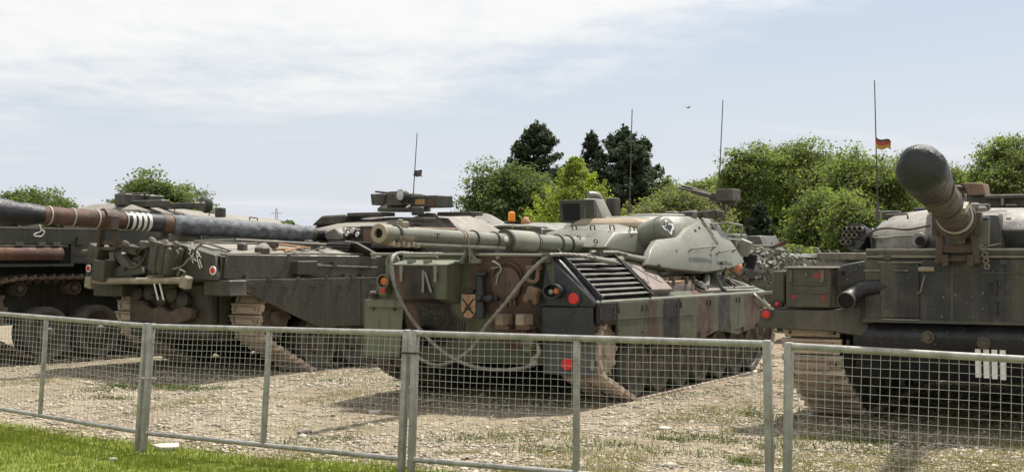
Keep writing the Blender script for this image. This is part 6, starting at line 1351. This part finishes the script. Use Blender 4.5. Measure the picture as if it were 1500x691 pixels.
    def sleeve(q0, q1, rf, n, nm, mat, amp, seed, capr=True):
        r = np.random.default_rng(seed); rings = []
        for k in range(n+1):
            q = q0+(q1-q0)*k/n; R_ = rf(k/n); rings.append([tuple(mz+ax*(q+.02*sin(2*a+seed)*(1 if R_ < .1 else .3))+(u*cos(a)+w*sin(a))*R_*(1+amp*(.7*sin(3*a+seed+k*.5)+.5*sin(7*a-k*.8)+r.normal(0, .25)))) for a in np.linspace(0, 2*pi, 33)[:-1]])
        return MB().loft(rings).build(nm, mat, gb, smooth=50)
    sleeve(-.09, 1.02, lambda f: .125+1.0*f if f < .03 else (.160-.012*f+.006*sin(f*23) if f < .62 else .152-.018*(f-.62)/.38), 36, 'muzzle_cover', 'canvas_black', .028, 1)
    sleeve(.95, L_-.25, lambda f: .136+.006*sin(f*40), 22, 'barrel_wrap', 'rough_wrap', .03, 6)
    for q in (1.05, L_*.55, L_-.62): MB().lathe(mz, ax, [(.142, q), (.15, q+.004), (.15, q+.03), (.142, q+.034)], 22, False).build('wrap_strap', 'bare_dark', gb)
    for q in (L_-.42, L_-.36, L_-.30): MB().path([mz+ax*(q+.05*sin(a))+(u*cos(a)+w*sin(a))*.153 for a in np.linspace(0, 2*pi, 25)], .009, 5).build('rope', 'strap_mat', gb)
    MB().cbox(mz+ax*(L_*.62)+w*.14*(-.2)+u*.135, (.06, .20, .05), Matrix.Rotation(.3, 3, 'X')).build('wrap_patch', 'bare_tan', gb)
    # turret
    tc_ = (-.10, 3.30)
    def rg(sx, sy, z, e=.62):
        sg = lambda v: (1 if v > 0 else -1)*abs(v)**e
        return [(tc_[0]+sx*sg(cos(a)), tc_[1]+sy*sg(sin(a)), z) for a in np.linspace(0, 2*pi, 49)[:-1]]
    tu = MB().loft([rg(1.16, 1.4, 1.53), rg(1.26, 1.56, 1.66), rg(1.30, 1.62, 1.80), rg(1.27, 1.57, 1.95), rg(1.19, 1.44, 2.08, .68), rg(1.05, 1.25, 2.17, .75), rg(.8, .95, 2.215, .85), rg(.3, .4, 2.23, 1)]).build('turret', 'turret_right', t, smooth=60)
    a = H(1366, 318, 1, 1.75); mb = MB(); mb.hexa([(a.x-.05, 1.45, 1.72), (a.x+.28, 1.45, 1.72), (a.x+.28, 2.6, 1.72), (a.x-.1, 2.6, 1.72), (a.x-.02, 1.50, 2.16), (a.x+.28, 1.50, 2.16), (a.x+.28, 2.6, 2.24), (a.x-.1, 2.6, 2.24)]); mb.build('mantlet_cheek', 'turret_right', tu, bevel=.06, seg=3)
    q = H(1348, 352, 1, 1.40); MB().lathe(q, (.1, 1, -.1), [(.075, -.05), (.085, .0), (.085, .25)], 16).build('gun_port', 'turret_right', tu); MB().lathe(q+Vector((.01, -.045, -.01)), (.1, 1, -.1), [(.05, -.02), (.05, .02)], 14).build('port_opening', 'cavity_shade', tu)
    mb = MB(); mb.hexa([(-.32, 1.2, 1.76), (.28, 1.2, 1.76), (.28, 2.4, 1.74), (-.32, 2.4, 1.74), (-.26, 1.25, 2.12), (.22, 1.25, 2.12), (.22, 2.4, 2.2), (-.26, 2.4, 2.2)]); mb.build('mantlet', 'turret_dark', tu, bevel=.05, seg=2)
    # right cheek: pale faceted plate
    pts = [H(1430, 312, 1, 1.6), H(1560, 306, 1, 1.6), H(1560, 337, 1, 1.25), H(1452, 338, 1, 1.25)]; l2 = [H(1456, 366, 1, 1.35), H(1560, 366, 1, 1.35)]
    mb = MB(); v = [pts[0], pts[1], pts[2], pts[3], l2[0], l2[1]]; bk_ = [p+Vector((.0, 1.0, .02)) for p in v]; mb.add(v+bk_, [(0, 1, 2, 3), (3, 2, 5, 4), (0, 6, 7, 1), (6, 9, 8, 7), (9, 10, 11, 8), (0, 3, 9, 6), (3, 4, 10, 9), (1, 7, 8, 2), (2, 8, 11, 5), (4, 5, 11, 10)]); mb.build('turret_cheek', 'turret_right', tu, bevel=.03, seg=2)
    mb = MB(); q = H(1439, 330, 1, .9); mb.cbox(q, (.14, .16, .2)); hl = mb.build('headlamp_box', 'black_paint', tu, bevel=.03); MB().cbox(q+Vector((0, -.082, .01)), (.09, .01, .11)).build('headlamp_glass', 'dark_glass', hl)
    mb = MB(); q = H(1441, 350, 1, .7); mb.tube(q+Vector((0, 0, .06)), q+Vector((.02, 0, -.14)), .035, .03, 8); mb.path([q+Vector((.02, 0, -.08)), q+Vector((.16, -.02, -.05)), q+Vector((.1, 0, -.13))], .014, 6); mb.build('lamp_bracket', 'bare_dark', tu)
    a = [H(x, y, 1, .55) for x, y in ((1428, 330), (1436, 341), (1441, 352), (1439, 362), (1429, 360))]; MB().prism([(p.x, p.z) for p in a], 1, .5, .6).build('lock_arm', 'sunlit_dust', tu, bevel=.01)
    for a_ in np.linspace(3.3, 4.5, 9):
        q = Vector((tc_[0]+1.30*(1 if cos(a_) > 0 else -1)*abs(cos(a_))**.62, tc_[1]-1.62*abs(sin(a_))**.62, 1.76)); MB().lathe(q, q-Vector((tc_[0], tc_[1], 1.76)), [(.022, -.03), (.022, .012), (.012, .016)], 8).build('turret_bolt', 'olive_grey', tu)
    MB().path([(tc_[0]+1.31*(1 if cos(a) > 0 else -1)*abs(cos(a))**.62, tc_[1]-1.63*abs(sin(a))**.62, 1.90+.01*sin(9*a)) for a in np.linspace(3.2, 6.2, 40)], .012, 6).build('weld_seam', 'turret_right', tu)
    m_ = MB(); handle(m_, H(1300, 322, 1, 1.85), H(1330, 320, 1, 1.85), (0, -.05, .05), .012); m_.build('grab_rail', 'bare_dark', tu)
    m_ = MB(); handle(m_, H(1284, 345, 1, 1.95), H(1286, 365, 1, 1.95), (-.05, -.05, 0), .012); m_.build('grab_rail', 'bare_dark', tu)
    MB().path(smoothpts([H(x, y, 1, yy) for x, y, yy in ((1262, 352, 2.1), (1280, 338, 1.9), (1300, 334, 1.75), (1330, 336, 1.6), (1362, 330, 1.4))], 5), .012, 6).build('cable', 'bare_dark', tu)
    for px, py, y, w_, d_, h_ in ((1306, 315, 2.6, .2, .16, .10), (1345, 322, 2.3, .22, .14, .06), (1375, 312, 2.4, .12, .14, .12), (1440, 304, 2.2, .14, .2, .08), (1452, 318, 1.6, .05, .08, .05), (1478, 322, 1.5, .06, .08, .05)): MB().cbox(H(px, py, 1, y), (w_, d_, h_)).build('roof_fitting', 'turret_dark', tu, bevel=.015)
    # smoke discharger cluster
    c = H(1252, 346, 1, 2.2); d = Vector((-.42, -.88, .22)).normalized(); sd = MB().lathe(c+d*.0, -d, [(.16, .0), (.15, .12), (.09, .30), (.05, .38)], 14).build('smoke_discharger', 'black_paint', tu)
    uu = d.cross(Vector((0, 0, 1))).normalized(); uu = uu if uu.x > 0 else -uu; ww = uu.cross(d); ww = ww if ww.z > 0 else -ww
    k = 0
    for rz_, n in ((.075, 4), (.0, 3), (-.075, 2)):
        for i in range(n):
            q = c+uu*(-.125+i*.072+(.01 if n < 4 else 0))+ww*rz_+d*.0; tb = MB().lathe(q-d*.05, d, [(.031, 0), (.034, .10), (.027, .10), (.026, .02)], 12, False).build('discharger_tube', 'olive_deck', sd); k += 1
            MB().lathe(q+d*.02, d, [(.028, 0), (.028, .004)], 10).build('discharger_bore', 'cavity_shade', sd)
    mb = MB(); a = H(1300, 350, 1, 2.2); mb.path([c-d*.2, c-d*.2+Vector((.12, .05, -.06)), (-1.35, 2.6, 2.0)], .025, 6); mb.path([c-d*.25+Vector((0, 0, -.1)), c-d*.2+Vector((0, 0, -.3)), c+Vector((.2, .3, -.36))], .02, 6); mb.build('discharger_bracket', 'olive_grey', tu)
    # roof clutter
    def pb(p0, p1, y, dd, nm, m, bev=.012, lab=None): a, b = H(p0[0], p0[1], 1, y), H(p1[0], p1[1], 1, y); o = MB().box((a.x, y, b.z), (b.x, y+dd, a.z)).build(nm, m, tu, bevel=bev); return o
    pb((1338, 304), (1358, 322), 2.6, .2, 'roof_sight', 'black_paint'); pb((1322, 311), (1338, 319), 2.7, .3, 'roof_fitting', 'bare_dark'); pb((1330, 318), (1366, 323), 2.5, .5, 'roof_fitting', 'turret_dark'); pb((1392, 284), (1412, 300), 2.7, .3, 'roof_fitting', 'bare_dark')
    a = [H(x, y, 1, 2.5) for x, y in ((1410, 267), (1441, 268), (1443, 285), (1419, 287))]; MB().prism([(p.x, p.z) for p in a], 1, 2.5, 2.9).build('ammunition_box', 'wood_dirty', tu, bevel=.012)
    m = MB(); p, q = H(1395, 275, 1, 2.6), H(1420, 276, 1, 2.7); m.tube(p, q, .03, n=8); m.cbox(q, (.2, .1, .1)); m.tube(q, q+Vector((0, .1, -.3)), .03, n=8); m.build('machine_gun', 'bare_dark', tu)
    pb((1418, 287), (1560, 303), 2.6, .06, 'stowage_rack', 'turret_dark'); pb((1441, 285), (1560, 289), 2.5, .1, 'rack_rail', 'bare_dark'); pb((1466, 289), (1470, 302), 2.5, .08, 'rack_strut', 'sunlit_dust'); pb((1472, 299), (1490, 302), 2.5, .08, 'rack_strut', 'sunlit_dust')
    for px, py in ((1428, 303), (1438, 308), (1427, 318)): MB().cbox(H(px, py, 1, 1.9), (.1, .12, .09)).build('roof_fitting', 'sunlit_dust', tu, bevel=.02)
    an = antenna(t, H(1286, 322, 1, 3.9), H(1281, 118, 1, 3.95)); dd = H(1303, 210, 1, 3.92)-H(1284, 206, 1, 3.92)
    flag(t, an, H(1283.6, 201, 1, 3.92), dd, .19, .13, ('flag_black', 'flag_red', 'flag_red', 'flag_gold', 'flag_gold'), .12)
    return t
right_tank()

# ------------------------------------------------------------------ vehicles further back
def recovery_vehicle():
    F = Frame(.2, 31.5, 0, 30); t = thing('armoured_vehicle', 'dark vehicle behind the gun barrel carrying an orange beacon and grey tarpaulin', 'armoured vehicle', group='vehicles parked behind the front row'); t.location = F.M.translation; t.rotation_euler = (0, 0, -F.th); H = F.hit
    a, b = H(640, 330, 1, 0), H(795, 372, 1, 0); x0, x1 = a.x, b.x; zt = H(700, 332, 1, 0).z
    MB().prism([(-.1, .5), (5.2, .5), (5.6, 1.1), (5.2, zt-.1), (.0, zt-.05), (-.3, 1.2)], 0, x0, x1).build('hull', 'turret_dark', t, bevel=.03)
    for s, xc in ((-1, x0+.2), (1, x1-.2)):
        circ = [(.3, .7, .3)]+[(1.1+k*.8, .38, .33) for k in range(5)]+[(5.1, .65, .28)]; make_track(t, xc-.2, xc+.2, circ, .17, 'pad', 'dark_track', shoes=False)
        for (y, z, r) in circ[1:-1]: wheel(t, y, z, r, xc, .34, s, .06)
    mb = MB(); n = 18; m_ = 8; vs = []
    for j in range(m_):
        for i in range(n):
            u = i/(n-1); x = x0+.05+(x1-x0-.1)*u; y = .02+1.6*j/(m_-1); z = zt+.02+.07*sin(u*11+j*.9)*sin(u*3+1)+.10*(j/(m_-1))+.22*np.exp(-((u-.12)/.16)**2)*(.4+.6*sin(j*.7+.5)**2)-.10*max(0, u-.85)*6; vs.append((x, y, z))
    o = [(x, y, z-.04) for x, y, z in vs]; fs = [(j*n+i, j*n+i+1, (j+1)*n+i+1, (j+1)*n+i) for j in range(m_-1) for i in range(n-1)]; N = n*m_
    fs += [(N+j*n+i, N+(j+1)*n+i, N+(j+1)*n+i+1, N+j*n+i+1) for j in range(m_-1) for i in range(n-1)]+[(i, N+i, N+i+1, i+1) for i in range(n-1)]
    mb.add(vs+o, fs); mb.build('tarpaulin', 'canvas_grey', t, smooth=60)
    for k in range(11): q = H(648+k*9, 322+k*.8+(k % 2)*1.5, 1, .9); MB().cbox(q, (.22, .25, .10), Matrix.Rotation(.3*k, 3, 'Z')).build('roof_fitting', 'bare_dark', t, bevel=.03)
    q = H(749.5, 326, 1, .6); bs = MB().lathe(q+Vector((0, 0, -.10)), (0, 0, 1), [(.09, 0), (.06, .06), (.06, .10), (.10, .13)], 12).build('beacon_stand', 'bare_dark', t); MB().cbox(q+Vector((-.12, 0, -.03)), (.12, .12, .14)).build('beacon_bracket', 'olive_grey', bs, bevel=.02)
    MB().lathe(q+Vector((0, 0, .03)), (0, 0, 1), [(.08, 0), (.085, .02), (.08, .20), (.06, .225), (.003, .235)], 18).build('beacon', 'beacon_orange', t)
    q = H(770, 325, 1, .6); mb = MB(); mb.lathe(q+Vector((0, 0, -.1)), (0, 0, 1), [(.11, 0), (.12, .08), (.09, .16), (.04, .21), (.003, .22)], 12); mb.build('bundle', 'brown_cloth', t)
recovery_vehicle()
def far_vehicles():
    F = Frame(5.6, 31, 0, 30); t = thing('armoured_vehicle', 'small grey armoured vehicle with thin gun beyond the camouflaged turret', 'armoured vehicle', group='vehicles parked behind the front row'); t.location = F.M.translation; t.rotation_euler = (0, 0, -F.th); H = F.hit
    a, b = H(1080, 362, 1, 0), H(1150, 392, 1, 0)
    MB().prism([(0, .4), (4.2, .4), (4.6, .9), (4.0, a.z-.15), (.2, a.z-.15), (-.2, 1.0)], 0, a.x, b.x+.4).build('hull', 'olive_grey', t, bevel=.03)
    p, q = H(1082, 345, 1, .8), H(1112, 372, 1, .8); MB().hexa([(p.x, .8, q.z), (q.x+.2, .8, q.z), (q.x+.2, 2.2, q.z), (p.x, 2.2, q.z), (p.x+.1, .9, p.z), (q.x, .9, p.z), (q.x, 2.0, p.z), (p.x+.1, 2.0, p.z)]).build('turret', 'olive_grey', t, bevel=.02)
    p, q = H(1112, 369, 1, .6), H(1150, 355, 1, -.2); g_ = MB().tube(p, q, .05, .04, 8).build('gun_barrel', 'olive_grey', t); MB().tube(q-(q-p).normalized()*.25, q, .055, n=8).build('muzzle', 'rust', g_)
    for x, y, z, m in ((1120, 362, .4, 'sunlit_dust'), (1132, 368, .3, 'sunlit_dust'), (1108, 366, .3, 'olive_deck')): MB().cbox(H(x, y, 1, z), (.45, .4, .12)).build('deck_box', m, t, bevel=.02)
    for s, xc in ((-1, a.x+.2), (1, b.x+.2)):
        for k in range(5): wheel(t, .5+k*.8, .38, .33, xc, .34, s, .06)
    # low hull with camouflage net further right
    F = Frame(7.3, 25.8, 0, 30); t = thing('armoured_vehicle', 'low vehicle heaped with pale camouflage netting in front of the camouflaged bow', 'armoured vehicle', group='vehicles parked behind the front row'); t.location = F.M.translation; t.rotation_euler = (0, 0, -F.th); H = F.hit
    a, b = H(1128, 378, 1, 0), H(1290, 372, 1, 0); zt = a.z
    MB().prism([(0, .45), (5, .45), (5.4, 1.0), (4.8, zt), (0, zt), (-.3, 1.1)], 0, a.x, b.x).build('hull', 'olive_grey', t, bevel=.03)
    p, q = H(1196, 377, 1, -.1), H(1268, 372, 1, -.1); MB().box((p.x, -.1, p.z-.05), (q.x, .1, q.z+.03)).build('deck_beam', 'olive_deck', t, bevel=.02)
    MB().box((a.x, -.05, zt), (b.x, .6, zt+.03)).build('deck_edge', 'sunlit_dust', t, bevel=.01)
    c = H(1165, 377, 1, .4); MB().lathe(c+Vector((0, 0, -.03)), (0, 0, 1), [(.5, 0), (.45, .05), (.1, .09)], 16).build('hatch', 'turret_dark', t)
    for px in (1212, 1224): MB().lathe(H(px, 371, 1, .2), (0, 1, 0), [(.05, 0), (.07, .0), (.07, .06), (.05, .06)], 12, False).build('deck_ring', 'olive_deck', t)
    for px in (1195,): q = H(px, 370, 1, 0); MB().hexa([q+Vector(v) for v in ((-.04, 0, 0), (.12, 0, -.05), (.12, .06, -.05), (-.04, .06, 0), (-.06, 0, .12), (.02, 0, .10), (.02, .06, .10), (-.06, .06, .12))]).build('deck_hook', 'olive_deck', t)
    circ = [(.3, .7, .3)]+[(1.1+k*.8, .38, .33) for k in range(5)]+[(5.1, .65, .28)]
    for xc, s in ((a.x+.25, -1), (b.x-.25, 1)):
        make_track(t, xc-.22, xc+.22, circ, .17, 'pad', 'dark_track', shoes=False)
        for (y, z, r) in circ[1:-1]: wheel(t, y, z, r, xc, .34, s, .06)
    r = np.random.default_rng(8); F2 = Frame(4.3, 22.6, 0, 28.5); o = F2.hit(1108, 392, 1, 0)
    P_ = at(1112, 390, 23.4); n = 1500; C_ = np.stack([r.normal(0, .36, n), r.normal(0, .28, n), r.normal(0, .13, n)], -1)
    nt_ = thing('camouflage_net', 'bundle of pale ragged camouflage netting lying beside the headlamp guard', 'net', (P_.x, P_.y, P_.z))
    V, Fc = leaves(C_, r.normal(0, .7, (n, 3))+np.array([0, -.3, .5]), .045, r, .7); numpy_mesh('netting', V, Fc, 'net_mat', nt_)
    MB().lathe((0, 0, -.2), (0, 0, 1), [(.5, 0), (.48, .1), (.35, .25), (.12, .34), (.01, .35)], 16).build('net_roll', 'olive_grey', nt_)
    q = at(1077, 391, 20.9); s = MB().lathe(q+Vector((0, 0, -.09)), (0, 0, 1), [(.10, 0), (.115, .05), (.11, .12), (.06, .17), (.003, .18)], 14); o = s.build('lamp_cover', 'orange_paint', smooth=50); tag(o, 'faded orange rounded cover under the edge of the camouflaged turret', 'cover')
far_vehicles()
